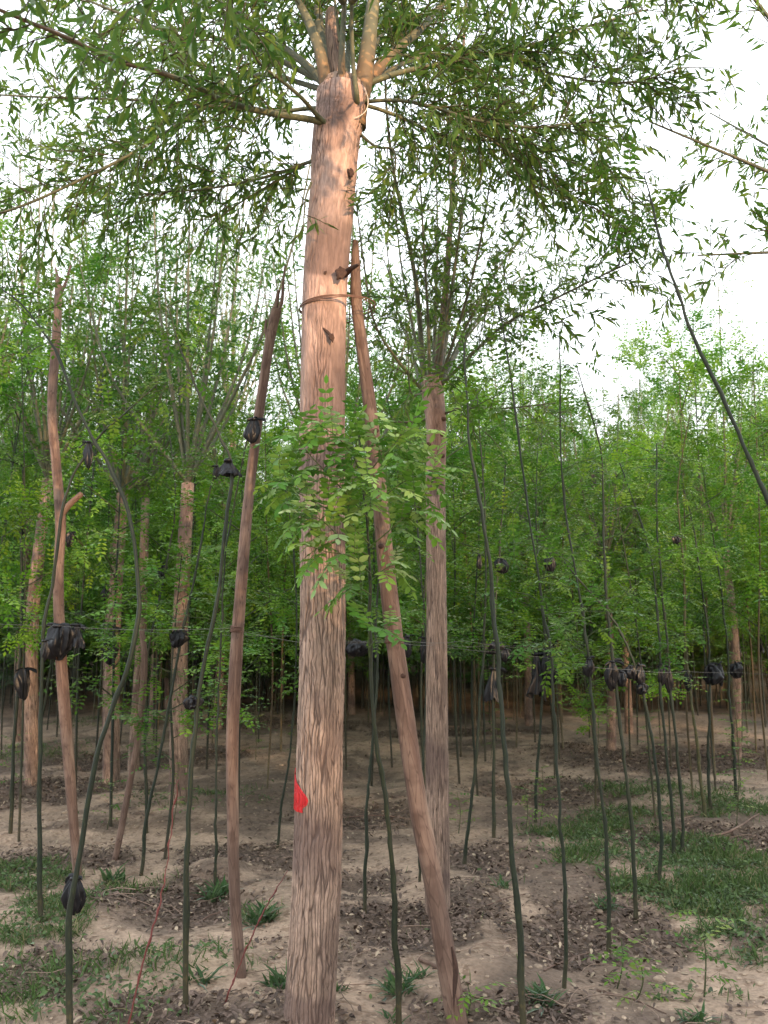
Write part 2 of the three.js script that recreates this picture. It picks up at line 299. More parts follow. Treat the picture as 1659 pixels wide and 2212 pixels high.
// leafy side growth along a limb
function dress(wood, leaf, P, q) {
  const n = Math.round(q.n);
  for (let k = 0; k < n; k++) {
    const t = lerp(q.from ?? 0.25, 1, (k + rnd()) / n) * (P.length - 1), a = Math.min(P.length - 2, Math.floor(t)), o = P[a].clone().lerp(P[a + 1], t - a), td = P[a + 1].clone().sub(P[a]).normalize();
    const side = perp(td).applyAxisAngle(td, rr(0, 6.283)); const d = td.clone().multiplyScalar(rr(0.4, 1)).addScaledVector(side, rr(0.5, 1.1)); d.y += q.lift ?? 0;
    const len = rr(q.len[0], q.len[1]); if (q.bare && (q.bare(o) || q.bare(o.clone().addScaledVector(d.clone().normalize(), len * 0.7).add(V(0, -len * 0.2, 0))))) continue;
    const pts = willowTwig(wood, leaf, o, d, len, q);
    if (q.sub) for (let j = 0; j < q.sub; j++) { const b = pts[1 + Math.floor(rnd() * (pts.length - 2))]; willowTwig(wood, leaf, b, d.clone().addScaledVector(randDir(), 0.9), len * rr(0.4, 0.7), q); }
  }
}
{
  const rows = [[664, 2300, 140], [667, 2212, 113], [673.5, 2100, 109], [683.5, 1914, 107], [690, 1620, 101], [697.5, 1350, 101], [695, 1000, 100], [697, 800, 97], [703, 600, 97], [719, 400, 98], [727, 294, 104], [737, 240, 110], [741, 210, 116], [743, 192, 104], [745, 180, 80], [746, 173, 44], [746, 170, 8]];
  let [pts, rad] = trunkFrom(rows, MAIN_D);
  const base = V(pts[0].x, ground(pts[0].x, pts[0].z), pts[0].z);
  if (pts[0].y > base.y - 0.04) { pts.unshift(V(pts[0].x - 0.005, base.y - 0.06, pts[0].z)); rad.unshift(rad[0] * 1.12); }
  const tree = thing('willow_tree', base, 'thick furrowed tree trunk with a red paint mark, limbs forking overhead', 'tree');
  const loc = l => l.map(p => p.clone().sub(base));
  pts = loc(pts);
  // arc-length resample, keeping radii
  const N = 560, c = new THREE.CatmullRomCurve3(pts, false, 'centripetal'), P = [], R = [];
  const ys = pts.map(p => p.y);
  for (let k = 0; k < N; k++) { const p = c.getPoint(k / (N - 1)); P.push(p); let a = 0; while (a < ys.length - 2 && ys[a + 1] < p.y) a++; R.push(lerp(rad[a], rad[a + 1], smooth(0, 1, 0) + Math.min(1, Math.max(0, (p.y - ys[a]) / (ys[a + 1] - ys[a]))))); }
  const disp = (th, s) => { const [h, f] = barkHeight(th / 6.2832, (s / 4) % 1); return -0.0055 * (1 - h) + 0.002 * (f - 0.5) + 0.006 * (fbm(th / 6.2832 * 4, s * 2.5, 2, 4) - 0.5); };
  const gb = new GB(); tube(gb, P, R, 88, { disp, uv: [1, 0.25], round: 0.3 });
  const trunk = part('trunk', smoothNormals(gb.geo()), M.bark, tree);
  // red spray mark on the side away from the prop
  {
    const pm = new GB(), frame = (py) => { let best = 0, bd = 1e9; const y = at(690, py, MAIN_D).y - base.y; P.forEach((p, k) => { const e = Math.abs(p.y - y); if (e < bd) { bd = e; best = k; } }); return best; };
    const k0 = frame(1748), k1 = frame(1658), n = k1 - k0, rowsI = [];
    let s0 = 0; for (let k = 1; k <= k0; k++) s0 += P[k].distanceTo(P[k - 1]);
    for (let k = 0; k <= n; k++) {
      const p = P[k0 + k], t = k / n, s = s0 + k * P[1].distanceTo(P[0]), row = [];
      const reach = t < 0.32 ? lerp(0.70, 0.92, smooth(0, 0.32, t)) : lerp(0.92, 0.02, (t - 0.32) / 0.68);   // how far it comes round to the front
      for (let j = 0; j <= 40; j++) {
        const w = reach * (0.9 + 0.2 * fbm(t * 30, 3, 3)) + 0.04 * (noise(t * 40, 8) - 0.5), a = -Math.PI / 2 - 0.75 + (j / 40) * (0.78 + w * 1.32);
        const th = ((a % 6.2832) + 6.2832) % 6.2832;      // tube angle: nrm = +z, b = t x nrm = +x
        const dir = V(Math.sin(a), 0, Math.cos(a)), r = R[k0 + k] + disp(th, s) + 0.0032;
        row.push(pm.v(p.clone().addScaledVector(dir, r), dir, WHITE, th / 6.2832, s / 4));
      }
      rowsI.push(row);
    }
    for (let k = 0; k < n; k++) for (let j = 0; j < 40; j++) { const a = rowsI[k][j], b = rowsI[k][j + 1], cc = rowsI[k + 1][j], d = rowsI[k + 1][j + 1]; pm.i.push(a, b, d, a, d, cc); }
    part('paint_mark', smoothNormals(pm.geo()), M.paint, trunk, 'bright red sprayed paint patch on the bark');
  }
  // knots and scars
  const onTrunk = (px, py) => { const o = camera.position.clone(), d = ray(px, py).normalize(); let best = null; for (let t = 2.4; t < 4.6; t += 0.002) { const q = o.clone().addScaledVector(d, t).sub(base); let a = Math.round((q.y - P[0].y) / (P[N - 1].y - P[0].y) * (N - 1)); a = Math.max(0, Math.min(N - 1, a)); if (Math.hypot(q.x - P[a].x, q.z - P[a].z) < R[a] + 0.001) { best = [q, P[a]]; break; } } return best; };
  for (const [px, py, w, h, sc] of [[694, 531, 15, 8, 1], [757, 374, 9, 15, 1.2], [688, 382, 13, 10, 0.8], [672, 623, 13, 20, 0.5], [715, 288, 12, 18, 1], [752, 214, 15, 20, 1.4], [782, 222, 12, 22, 1.3], [702, 205, 20, 16, 1.0], [726, 235, 9, 16, 0.9], [668, 735, 8, 10, 1], [716, 728, 8, 10, 1], [700, 590, 8, 6, 0.6], [735, 590, 14, 16, 1.1], [740, 1010, 10, 12, 0.7]]) {
    const hit = onTrunk(px, py); if (!hit) continue; const [q, ax] = hit, nrm = V(q.x - ax.x, 0, q.z - ax.z).normalize();
    const g = new THREE.SphereGeometry(1, 18, 12), pa = g.attributes.position, rw = radAt(q.clone().add(base), w * 2) * 0.8, rh = radAt(q.clone().add(base), h * 2) * 0.8;
    for (let k = 0; k < pa.count; k++) { let x = pa.getX(k), y = pa.getY(k), z = pa.getZ(k); const rho = Math.hypot(x, y), lum = 1 + 1.3 * (fbm(x * 2.2 + px, y * 2.2 + z, 3) - 0.5); const dent = z > 0 ? 0.55 * Math.exp(-rho * rho * 9) : 0; pa.setXYZ(k, x * rw * lum, y * rh * lum, (z - dent) * 0.010 * sc); }
    g.computeVertexNormals(); const m = part('knot', g, M.knot, tree); m.position.copy(q); m.lookAt(q.clone().add(nrm).add(V(0, 0.0, 0))); m.rotation.setFromRotationMatrix(new THREE.Matrix4().lookAt(nrm, V(0, 0, 0), V(0, 1, 0)));
  }
  for (const arc of [[[661, 742], [668, 722], [690, 703], [712, 722], [719, 740]], [[706, 1338], [711, 1312], [724, 1297], [738, 1306], [746, 1330]], [[700, 205], [716, 222], [740, 232], [765, 228], [784, 212]]]) {     // raised ridges over old branches
    const q = arc.map(([x, y]) => { const h = onTrunk(x, y) || onTrunk(Math.min(x, 738), y); return h ? h[0].clone() : null; }).filter(Boolean); if (q.length < 3) continue;
    const [A] = resample(q, [1, 1], 24), g = new GB(); tube(g, A, A.map((_, k) => 0.0022 + 0.0045 * Math.sin(Math.PI * k / 23) * (0.7 + 0.6 * noise(k * 0.7, arc[0][0]))), 7, { uv: [0.2, 0.3] }); part('branch_scar', g, M.knot, tree);
  }
  // short snapped stub
  { const g = new GB(), o = at(745, 592, MAIN_D - 0.05).sub(base), e = at(774, 572, MAIN_D - 0.16).sub(base); tube(g, [o, o.clone().lerp(e, 0.5).add(V(0, 0.006, 0)), e], [0.016, 0.011, 0.006], 8, {}); part('stub', g, M.knot, tree); }
  { const g = new GB(), [Q, S] = resample(loc([at(730, 200, 3.3), at(721, 105, 3.28), at(717, 26, 3.3)]), [0.036, 0.032, 0.03], 14); tube(g, Q, S, 12, { round: 0.4, uv: [0.5, 0.25], disp: (th, s) => 0.003 * Math.sin(th * 3 + s * 20) }); part('stub', g, M.bark, tree, 'sawn grey stub among the limbs'); }
  // limbs: [points x, y, depth], radius at foot and tip, colour, twigs
  const leaf = new GB();
  const forkAt = at(745, 150, 3.3).sub(base), axis = V(0, CAM_H, 0).sub(base).sub(forkAt).normalize();
  // the fork itself and the air before it carry no shoots
  const bare = p => { const v = p.clone().sub(forkAt), k = v.dot(axis), off = v.clone().addScaledVector(axis, -k); return v.length() < 0.3 || (k > -0.1 && Math.hypot(off.x, off.y * 0.8, off.z * 0.8) < 0.2 + 0.03 * k); };
  const LB = [
    [[[762, 270, 3.3], [782, 190, 3.28], [794, 110, 3.3], [807, 0, 3.38], [828, -120, 3.5], [850, -300, 3.7], [880, -560, 3.9]], 0.05, 0.012, limbFoot, 26, [0.3, 0.7]],
    [[[738, 240, 3.25], [738, 165, 3.2], [739, 90, 3.17], [744, 0, 3.12], [735, -160, 3.0], [700, -420, 2.85]], 0.019, 0.006, limbFoot, 26, [0.3, 0.6]],
    [[[770, 235, 3.27], [771, 210, 3.195], [763, 140, 3.17], [760, 0, 3.08], [775, -150, 2.9], [800, -380, 2.7]], 0.0135, 0.005, limbDark, 22, [0.3, 0.6]],
    [[[735, 90, 3.17], [728, 40, 3.16], [723, 0, 3.14], [700, -120, 3.1]], 0.008, 0.004, limbDark, 8, [0.2, 0.4]],
    [[[728, 280, 3.3], [706, 190, 3.25], [690, 110, 3.22], [668, 50, 3.22], [643, 0, 3.23], [580, -150, 3.2], [500, -330, 3.1]], 0.036, 0.008, limbFoot, 30, [0.3, 0.7]],
    [[[715, 200, 3.36], [699, 110, 3.42], [688, 40, 3.48], [684, 0, 3.52], [640, -180, 3.7], [600, -400, 3.9]], 0.032, 0.007, limbGrey, 24, [0.3, 0.7]],
    [[[715, 200, 3.32], [670, 148, 3.36], [612, 102, 3.42], [530, 39, 3.5], [455, -10, 3.6], [330, -90, 3.8], [200, -160, 4]], 0.021, 0.005, limbGrey, 44, [0.25, 0.55]],
    [[[720, 270, 3.26], [670, 258, 3.18], [592, 246, 3.05], [475, 216, 2.85], [430, 190, 2.75], [350, 158, 2.55], [250, 130, 2.35], [130, 75, 2.1], [0, 22, 1.9], [-140, -40, 1.75]], 0.016, 0.004, t => t > 0.55 ? limbRed : limbGreen, 34, [0.16, 0.4]],
    [[[710, 235, 3.3], [670, 234, 3.36], [612, 240, 3.42], [538, 238, 3.48], [450, 228, 3.52], [300, 216, 3.6], [150, 212, 3.7], [0, 205, 3.8], [-200, 190, 3.9]], 0.011, 0.004, limbDark, 46, [0.25, 0.5]],
    [[[705, 268, 3.22], [686, 250, 3.18], [651, 211, 3.05], [600, 168, 2.9], [561, 137, 2.75], [520, 60, 2.55], [470, 10, 2.35]], 0.0115, 0.003, limbGreen, 20, [0.16, 0.36]],
    [[[695, 342, 3.32], [662, 352, 3.33], [600, 375, 3.4], [520, 395, 3.5], [430, 410, 3.6], [330, 418, 3.7], [200, 470, 3.8]], 0.009, 0.003, limbDark, 34, [0.2, 0.45]],
    [[[695, 344, 3.32], [660, 354, 3.33], [590, 395, 3.45], [505, 447, 3.6], [440, 500, 3.75]], 0.007, 0.003, limbDark, 12, [0.15, 0.4]],
    [[[450, 228, 3.5], [360, 285, 3.45], [270, 340, 3.4], [180, 385, 3.35], [60, 440, 3.3], [-60, 480, 3.3]], 0.009, 0.005, limbDark, 34, [0.2, 0.45]],
    [[[520, 215, 2.95], [420, 130, 3.1], [330, 60, 3.2], [190, 0, 3.3], [60, -80, 3.4]], 0.009, 0.004, limbGreen, 30, [0.2, 0.45]],
    [[[770, 195, 3.28], [807, 176, 3.3], [866, 156, 3.35], [963, 137, 3.45], [1061, 121, 3.5], [1123, 105, 3.55], [1260, 60, 3.6], [1400, 20, 3.7]], 0.0165, 0.004, limbDark, 52, [0.2, 0.5]],
    [[[775, 200, 3.33], [811, 156, 3.38], [846, 117, 3.44], [905, 66, 3.5], [955, 8, 3.6], [1050, -90, 3.7], [1200, -180, 3.9]], 0.032, 0.006, limbFoot, 36, [0.3, 0.6]],
    [[[790, 140, 3.28], [819, 125, 3.25], [880, 119, 3.2], [944, 115, 3.15], [1020, 130, 3.1]], 0.006, 0.003, limbDark, 14, [0.15, 0.35]],
    [[[760, 225, 3.28], [799, 219, 3.25], [866, 217, 3.2], [944, 234, 3.12], [1022, 258, 3.05], [1150, 275, 3.0], [1280, 262, 3.0]], 0.0098, 0.004, limbDark, 40, [0.2, 0.42]],
    [[[765, 225, 3.3], [799, 230, 3.34], [866, 254, 3.42], [944, 289, 3.52], [1022, 301, 3.6], [1115, 309, 3.7], [1220, 345, 3.8], [1330, 390, 3.9], [1420, 470, 4]], 0.0105, 0.003, limbDark, 54, [0.2, 0.45]],
    [[[1060, 115, 3.5], [1160, 150, 3.4], [1280, 175, 3.3], [1380, 175, 3.25], [1460, 150, 3.2]], 0.007, 0.003, limbDark, 34, [0.18, 0.4]],
    [[[780, 292, 3.3], [815, 318, 3.25], [850, 324, 3.2], [850, 420, 3.2]], 0.007, 0.003, limbGreen, 8, [0.12, 0.3]],
    [[[1000, 262, 3.08], [1100, 330, 3.2], [1200, 420, 3.3], [1290, 440, 3.4]], 0.006, 0.003, limbDark, 30, [0.18, 0.4]],
    [[[672, 395, 3.22], [660, 430, 3.18], [655, 500, 3.18]], 0.005, 0.003, limbDark, 3, [0.1, 0.2]],
    // limbs that reach toward the viewer, out of frame above, their shoots hanging into view
    [[[741, 0, 3.1], [650, -120, 2.6], [500, -160, 2.0], [360, -240, 1.6]], 0.016, 0.004, limbGrey, 34, [0.25, 0.5]],
    [[[759, 0, 3.05], [880, -110, 2.7], [1000, -160, 2.3], [1150, -260, 1.9]], 0.016, 0.004, limbGrey, 26, [0.25, 0.5]],
    [[[812, 0, 3.42], [980, -60, 3.2], [1180, -60, 3.1], [1380, -40, 3.0], [1520, -30, 2.9]], 0.014, 0.004, limbGrey, 34, [0.22, 0.45]],
    [[[748, 175, 3.32], [765, 40, 4.1], [830, 60, 5.0]], 0.015, 0.004, limbGrey, 24, [0.3, 0.6]],
    [[[738, 175, 3.34], [650, 40, 4.2], [560, 150, 5.2]], 0.014, 0.004, limbGrey, 26, [0.3, 0.6]],
    [[[757, 175, 3.34], [890, 40, 4.3], [1050, 160, 5.2]], 0.014, 0.004, limbGrey, 30, [0.3, 0.6]],
    [[[757, 185, 3.34], [980, 130, 4.0], [1180, 300, 4.6]], 0.013, 0.004, limbGrey, 30, [0.25, 0.5]],
    [[[730, 190, 3.3], [500, 90, 3.9], [300, 60, 4.4], [120, 100, 4.9]], 0.016, 0.004, limbGrey, 40, [0.3, 0.55]],
    [[[730, 200, 3.3], [520, 170, 4.0], [330, 300, 4.6], [120, 330, 5.0]], 0.014, 0.004, limbGrey, 40, [0.3, 0.55]],
  ];
  for (const [l, r0, r1, col, n, len] of LB) {
    const w = new GB(), Q = limb(w, loc(l.map(a => at(a[0], a[1], a[2]))), r0, r1, col, 26, 12, l[0][0] > 640 && l[0][0] < 830 ? 1.25 : 0);
    const near = l.some(a => a[2] < 2.6);
    dress(w, leaf, Q, { n: n * (near ? 1.0 : 1.4), from: l[0][0] > 640 && l[0][0] < 830 ? 0.22 : 0.05, len, sub: 1, detail: near ? 3 : 2, lift: 0.1, L: 0.068, bare });
    part('limb', w, M.limb, tree);
  }
  part('foliage', leaf, M.leaf, tree);
  // pale cord caught under the fork
  const cg = new GB(), cp = [[787, 190], [795, 215], [790, 240], [765, 256], [745, 252], [728, 248], [716, 254], [712, 268], [708, 280]].map(([x, y]) => { const h = onTrunk(x, y); return h ? h[0].clone().add(V(h[0].x - h[1].x, 0, h[0].z - h[1].z).normalize().multiplyScalar(0.004)) : at(x, y, 3.22).sub(base); });
  tube(cg, resample(cp, [0.002, 0.002], 40)[0], Array(40).fill(0.0022), 6, {});
  const cord = part('cord', cg, M.cord, scene); cord.name = numbered('cord'); cord.position.copy(base); tag(cord, 'pale loose cord looped round the trunk just below the fork', 'cord');
  globalThis.__main = { base, P, R };
}

// ------------------------------------------------------------------ second tree behind the prop
reseed(501); hue = [1.45, 1.3, 1.1];
{
  const rows = [[945, 1975, 56], [945, 1800, 52], [944, 1600, 49], [943, 1300, 44], [941, 1050, 42], [942, 920, 44], [935, 850, 48], [930, 815, 40]];
  const base = groundAt(945, 1968), d = -base.z;
  let [pts, rad] = trunkFrom(rows, d); pts[0].y = base.y - 0.05;
  const tree = thing('willow_tree', base, 'straight slimmer tree with warm bark standing behind the leaning prop', 'tree');
  const loc = l => l.map(p => p.clone().sub(base));
  const [P, R] = resample(loc(pts), rad, 220), gb = new GB();
  tube(gb, P, R, 48, { uv: [1, 0.25], round: 0.3, disp: (th, s) => { const [h] = barkHeight(th / 6.2832, (s / 4) % 1); return -0.003 * (1 - h); } });
  part('trunk', smoothNormals(gb.geo()), M.bark, tree);
  for (const [x, y] of [[958, 905], [928, 1110], [955, 985], [925, 960], [952, 940], [930, 1020]]) { const g = new THREE.IcosahedronGeometry(0.017, 2); g.scale(1, 0.8, 0.6); const m = part('knot', g, M.knot, tree); m.position.copy(at(x, y, d - 0.045).sub(base)); }
  const leaf = new GB();
  for (const [l, r0, r1, col, n, len] of [
    [[[918, 835, 0], [910, 740, 0], [900, 620, -0.1], [878, 500, -0.2], [852, 380, -0.3], [835, 240, -0.4], [830, 80, -0.5]], 0.019, 0.005, limbGrey, 34, [0.25, 0.5]],
    [[[942, 835, 0], [952, 740, 0], [965, 600, 0.1], [975, 450, 0.2], [986, 300, 0.3], [1000, 120, 0.4], [1010, -80, 0.5]], 0.028, 0.008, limbRed, 36, [0.25, 0.5]],
    [[[952, 800, 0], [968, 700, 0.2], [990, 520, 0.5], [1012, 380, 0.7], [1025, 250, 0.9]], 0.017, 0.005, limbGrey, 26, [0.25, 0.5]],
    [[[908, 838, 0], [860, 780, -0.1], [810, 700, -0.2], [785, 560, -0.2], [770, 440, -0.1]], 0.011, 0.004, limbDark, 20, [0.2, 0.4]],
    [[[955, 830, 0], [1010, 775, -0.2], [1090, 700, -0.4], [1180, 655, -0.6], [1290, 600, -0.8], [1400, 550, -1.0]], 0.012, 0.003, limbGrey, 46, [0.2, 0.42]],
    [[[958, 810, 0], [1010, 700, 0.1], [1070, 590, 0.2], [1120, 520, 0.3], [1170, 440, 0.4]], 0.01, 0.003, limbGrey, 24, [0.2, 0.45]],
    [[[958, 895, 0], [990, 882, -0.1], [1090, 882, -0.3], [1200, 870, -0.5]], 0.009, 0.003, limbDark, 12, [0.15, 0.3]],
    [[[925, 905, 0], [870, 912, 0.1], [800, 905, 0.2]], 0.008, 0.003, limbDark, 8, [0.15, 0.3]],
    [[[912, 845, 0], [890, 760, 0.4], [850, 640, 0.9], [830, 480, 1.3]], 0.013, 0.004, limbGrey, 26, [0.25, 0.5]],
    [[[950, 835, 0], [1030, 690, 0.7], [1130, 600, 1.4], [1230, 560, 2]], 0.013, 0.004, limbGrey, 26, [0.25, 0.5]],
    [[[928, 830, 0], [925, 700, -0.15], [915, 520, -0.3], [905, 340, -0.4]], 0.012, 0.004, limbGrey, 16, [0.22, 0.45]],
    [[[935, 830, 0], [940, 690, 0.25], [945, 500, 0.5], [940, 300, 0.7]], 0.012, 0.004, limbGrey, 16, [0.22, 0.45]],
    [[[920, 830, 0], [890, 700, 0.2], [865, 560, 0.35], [850, 400, 0.5]], 0.011, 0.004, limbGrey, 16, [0.22, 0.45]],
    [[[948, 830, 0], [985, 720, -0.2], [1020, 600, -0.4], [1045, 480, -0.5], [1060, 380, -0.6]], 0.011, 0.004, limbGrey, 16, [0.22, 0.45]],
    [[[950, 820, 0], [1000, 740, 0.3], [1060, 660, 0.5], [1100, 560, 0.7]], 0.01, 0.004, limbGrey, 16, [0.22, 0.45]],
    [[[940, 830, 0], [962, 700, -0.25], [985, 560, -0.45], [1000, 420, -0.6]], 0.011, 0.004, limbGrey, 14, [0.22, 0.45]],
    [[[925, 845, 0], [890, 850, -0.3], [880, 800, -0.6]], 0.006, 0.003, limbDark, 8, [0.15, 0.3]],
  ]) {
    const w = new GB(), Q = limb(w, loc(l.map(a => at(a[0], a[1], d + a[2]))), r0, r1, col, 16);
    dress(w, leaf, Q, { n: n * 1.0, from: 0.2, len, sub: 1, detail: 2, lift: 0.15, L: 0.066 }); part('limb', w, M.limb, tree);
  }
  part('foliage', leaf, M.leaf, tree);
}
// ------------------------------------------------------------------ neighbour tree just out of frame, its shoots hang into the open sky
reseed(900);
{
  const base = V(2.55, ground(2.55, -3.5), -3.5), tree = thing('willow_tree', base, 'neighbouring tree whose leafy shoots hang at the open sky edge', 'tree');
  const gb = new GB(), [P, R] = resample([V(0, -0.05, 0), V(0.02, 1.5, 0), V(0, 3.2, 0.05)], [0.1, 0.085, 0.075], 120); tube(gb, P, R, 40, { uv: [1, 0.25], round: 0.3 }); part('trunk', gb, M.bark, tree);
  const leaf = new GB();
  for (const [a, h, n] of [[[-1.1, 0.6, 0.0], 1.2, 12], [[-1.0, 1.15, 0.3], 1.4, 14], [[-0.5, 1.6, 0.4], 1.3, 26], [[0.6, 1.5, 0], 1.3, 26], [[0.4, 1.4, -0.8], 1.3, 26], [[0.2, 1.5, 0.9], 1.3, 26], [[-0.4, 1.2, -0.9], 1.3, 20], [[-0.9, 0.15, -0.2], 1.15, 10]]) {
    const w = new GB(), d = V(...a), Q = limb(w, [V(0, 3.15, 0.05), V(0, 3.15, 0.05).addScaledVector(d, 0.5 * h), V(0, 3.2, 0.05).addScaledVector(d, h).add(V(0, -0.1, 0))], 0.016, 0.004, limbGrey, 12);
    dress(w, leaf, Q, { n, from: 0.3, len: [0.2, 0.5], sub: 1, lift: 0.1 }); part('limb', w, M.limb, tree);
  }
  part('foliage', leaf, M.leaf, tree);
}

// ------------------------------------------------------------------ wooden stakes and props
reseed(31); hue = [1, 1, 1];
function pole(name, rows, d, label, o = {}) {
  const last = rows[0], base = o.base || groundAt(last[0], last[1]); const dd = o.d ?? -base.z;
  let [pts, rad] = trunkFrom(rows, dd); const dir = pts[0].clone().sub(pts[1]).normalize();
  const down = (base.y - 0.06 - pts[0].y) / Math.min(-0.3, dir.y); if (pts[0].y > base.y - 0.05) { pts.unshift(pts[0].clone().addScaledVector(dir, Math.max(0.02, down))); rad.unshift(rad[0]); }
  const b = V(pts[0].x, base.y, pts[0].z), g = thing(name, b, label, o.cat || 'stake'), loc = pts.map(p => p.clone().sub(b));
  const [P, R] = resample(loc, rad, 120), gb = new GB();
  tube(gb, P, R, 22, { uv: [1, 1 / 3], round: 0.15, disp: (th, s) => 0.0025 * Math.sin(th * 2 + s * 3) + 0.005 * (fbm(Math.cos(th) * 1.3 + s * 4 + (o.k || 0), Math.sin(th) * 1.3 + s * 2.2, 3) - 0.5) });
  part('shaft', smoothNormals(gb.geo()), o.mat || M.pole, g);
  for (const [l, r0, r1, nm] of o.stubs || []) { const q = l.map(a => at(a[0], a[1], dd + (a[2] || 0)).sub(b)), s = new GB(), [A, B] = resample(q, [r0, (r0 + r1) / 2, r1], 10); tube(s, A, B, 9, { uv: [0.6, 1 / 3], round: 0.2 }); part(nm || 'stub', s, o.mat || M.pole, g); }
  return { g, b, P, R, d: dd };
}
const K1 = pole('wooden_stake', [[519, 2106, 27], [508, 1950, 27], [503, 1780, 26], [502, 1600, 26], [511, 1400, 25], [523, 1240, 24], [539, 1060, 24], [553, 940, 23], [570, 820, 22], [585, 725, 22], [598, 668, 20]], 0, 'tall bare wooden stake with a forked splintered tip beside the red-marked trunk', { k: 3, stubs: [[[[592, 690], [608, 655], [612, 610], [616, 572]], 0.012, 0.004, 'splinter'], [[[588, 690], [597, 660], [602, 628]], 0.011, 0.008, 'stub'], [[[580, 740], [574, 715], [575, 690]], 0.009, 0.006, 'stub']] });
const K2 = pole('wooden_stake', [[168, 1895, 20], [157, 1750, 22], [141, 1550, 24], [131, 1400, 22], [126, 1250, 22], [131, 1130, 24], [121, 1000, 21], [112, 880, 18], [119, 760, 17], [125, 660, 16], [126, 600, 13]], 0, 'crooked reddish wooden stake with a side stub and forked top', { k: 9, stubs: [[[[130, 1115], [150, 1090], [177, 1066]], 0.024, 0.018, 'stub'], [[[127, 640], [140, 615], [153, 573]], 0.015, 0.007, 'stub'], [[[126, 605], [123, 592], [120, 578]], 0.014, 0.006, 'splinter']] });
const K3 = pole('leaning_prop', [[992, 2235, 46], [965, 2080, 47], [935, 1900, 45], [905, 1750, 43], [877, 1560, 40], [852, 1380, 36], [834, 1220, 34], [817, 1040, 33], [798, 870, 31], [780, 735, 28], [770, 650, 25], [768, 570, 20], [768, 520, 11]], 0, 'stout smooth wooden prop leaning against the red-marked trunk', { cat: 'prop', d: 3.36, base: groundAt(992, 2225), k: 5, stubs: [] });
pole('leaning_prop', [[250, 1850, 15], [275, 1720, 15], [300, 1580, 14], [312, 1420, 12], [306, 1362, 10]], 0, 'thin grey-brown prop leaning up to the pale forked tree', { cat: 'prop', k: 7 });
for (const [x, y] of [[870, 1460], [895, 1680], [823, 1180], [812, 930]]) { const g = new THREE.IcosahedronGeometry(0.013, 2); g.scale(1, 0.8, 0.5); const m = part('knot', g, M.knot, K3.g); m.position.copy(at(x, y, 3.33).sub(K3.b)); }
{ // torn bark slit at the foot of the prop
  const s = new GB(), q = [[985, 2225], [980, 2150], [984, 2090], [976, 2045]].map(a => at(a[0], a[1], 3.325).sub(K3.b)), [A] = resample(q, [1, 1], 16); tube(s, A, A.map((_, k) => 0.012 * Math.sin(Math.PI * (k + 1) / 18)), 7, {}); part('torn_bark', s, M.knot, K3.g, 'dark split in the bark near the foot');
}
function ties(name, p, r, n, mat, label, cat, tilt = 0.1, sz = 1) {
  const g = new GB(); for (let k = 0; k < n; k++) { const pts = []; for (let j = 0; j <= 26; j++) { const a = j / 26 * Math.PI * 2; pts.push(V(Math.cos(a) * r * sz, (k - n / 2) * 0.006 + tilt * r * Math.sin(a + k) + 0.002 * rnd(), Math.sin(a) * r)); } tube(g, pts, pts.map(() => 0.0024), 5, { open: true }); }
  const m = part(name, g, mat, scene); m.name = numbered(name); m.position.copy(p); return tag(m, label, cat);
}
ties('wire_tie', at(512, 1358, K1.d), 0.029, 5, M.rope, 'rusty wire wound round the tall bare wooden stake', 'wire tie');
ties('rope_tie', at(729, 664, 3.3), 0.118, 3, M.rope, 'dark rope binding the prop head to the red-marked trunk', 'rope', 0.12, 1.38);
ties('wire_tie', at(852, 1383, 3.36), 0.039, 4, M.rope, 'rusty wire wound round the leaning prop', 'wire tie');

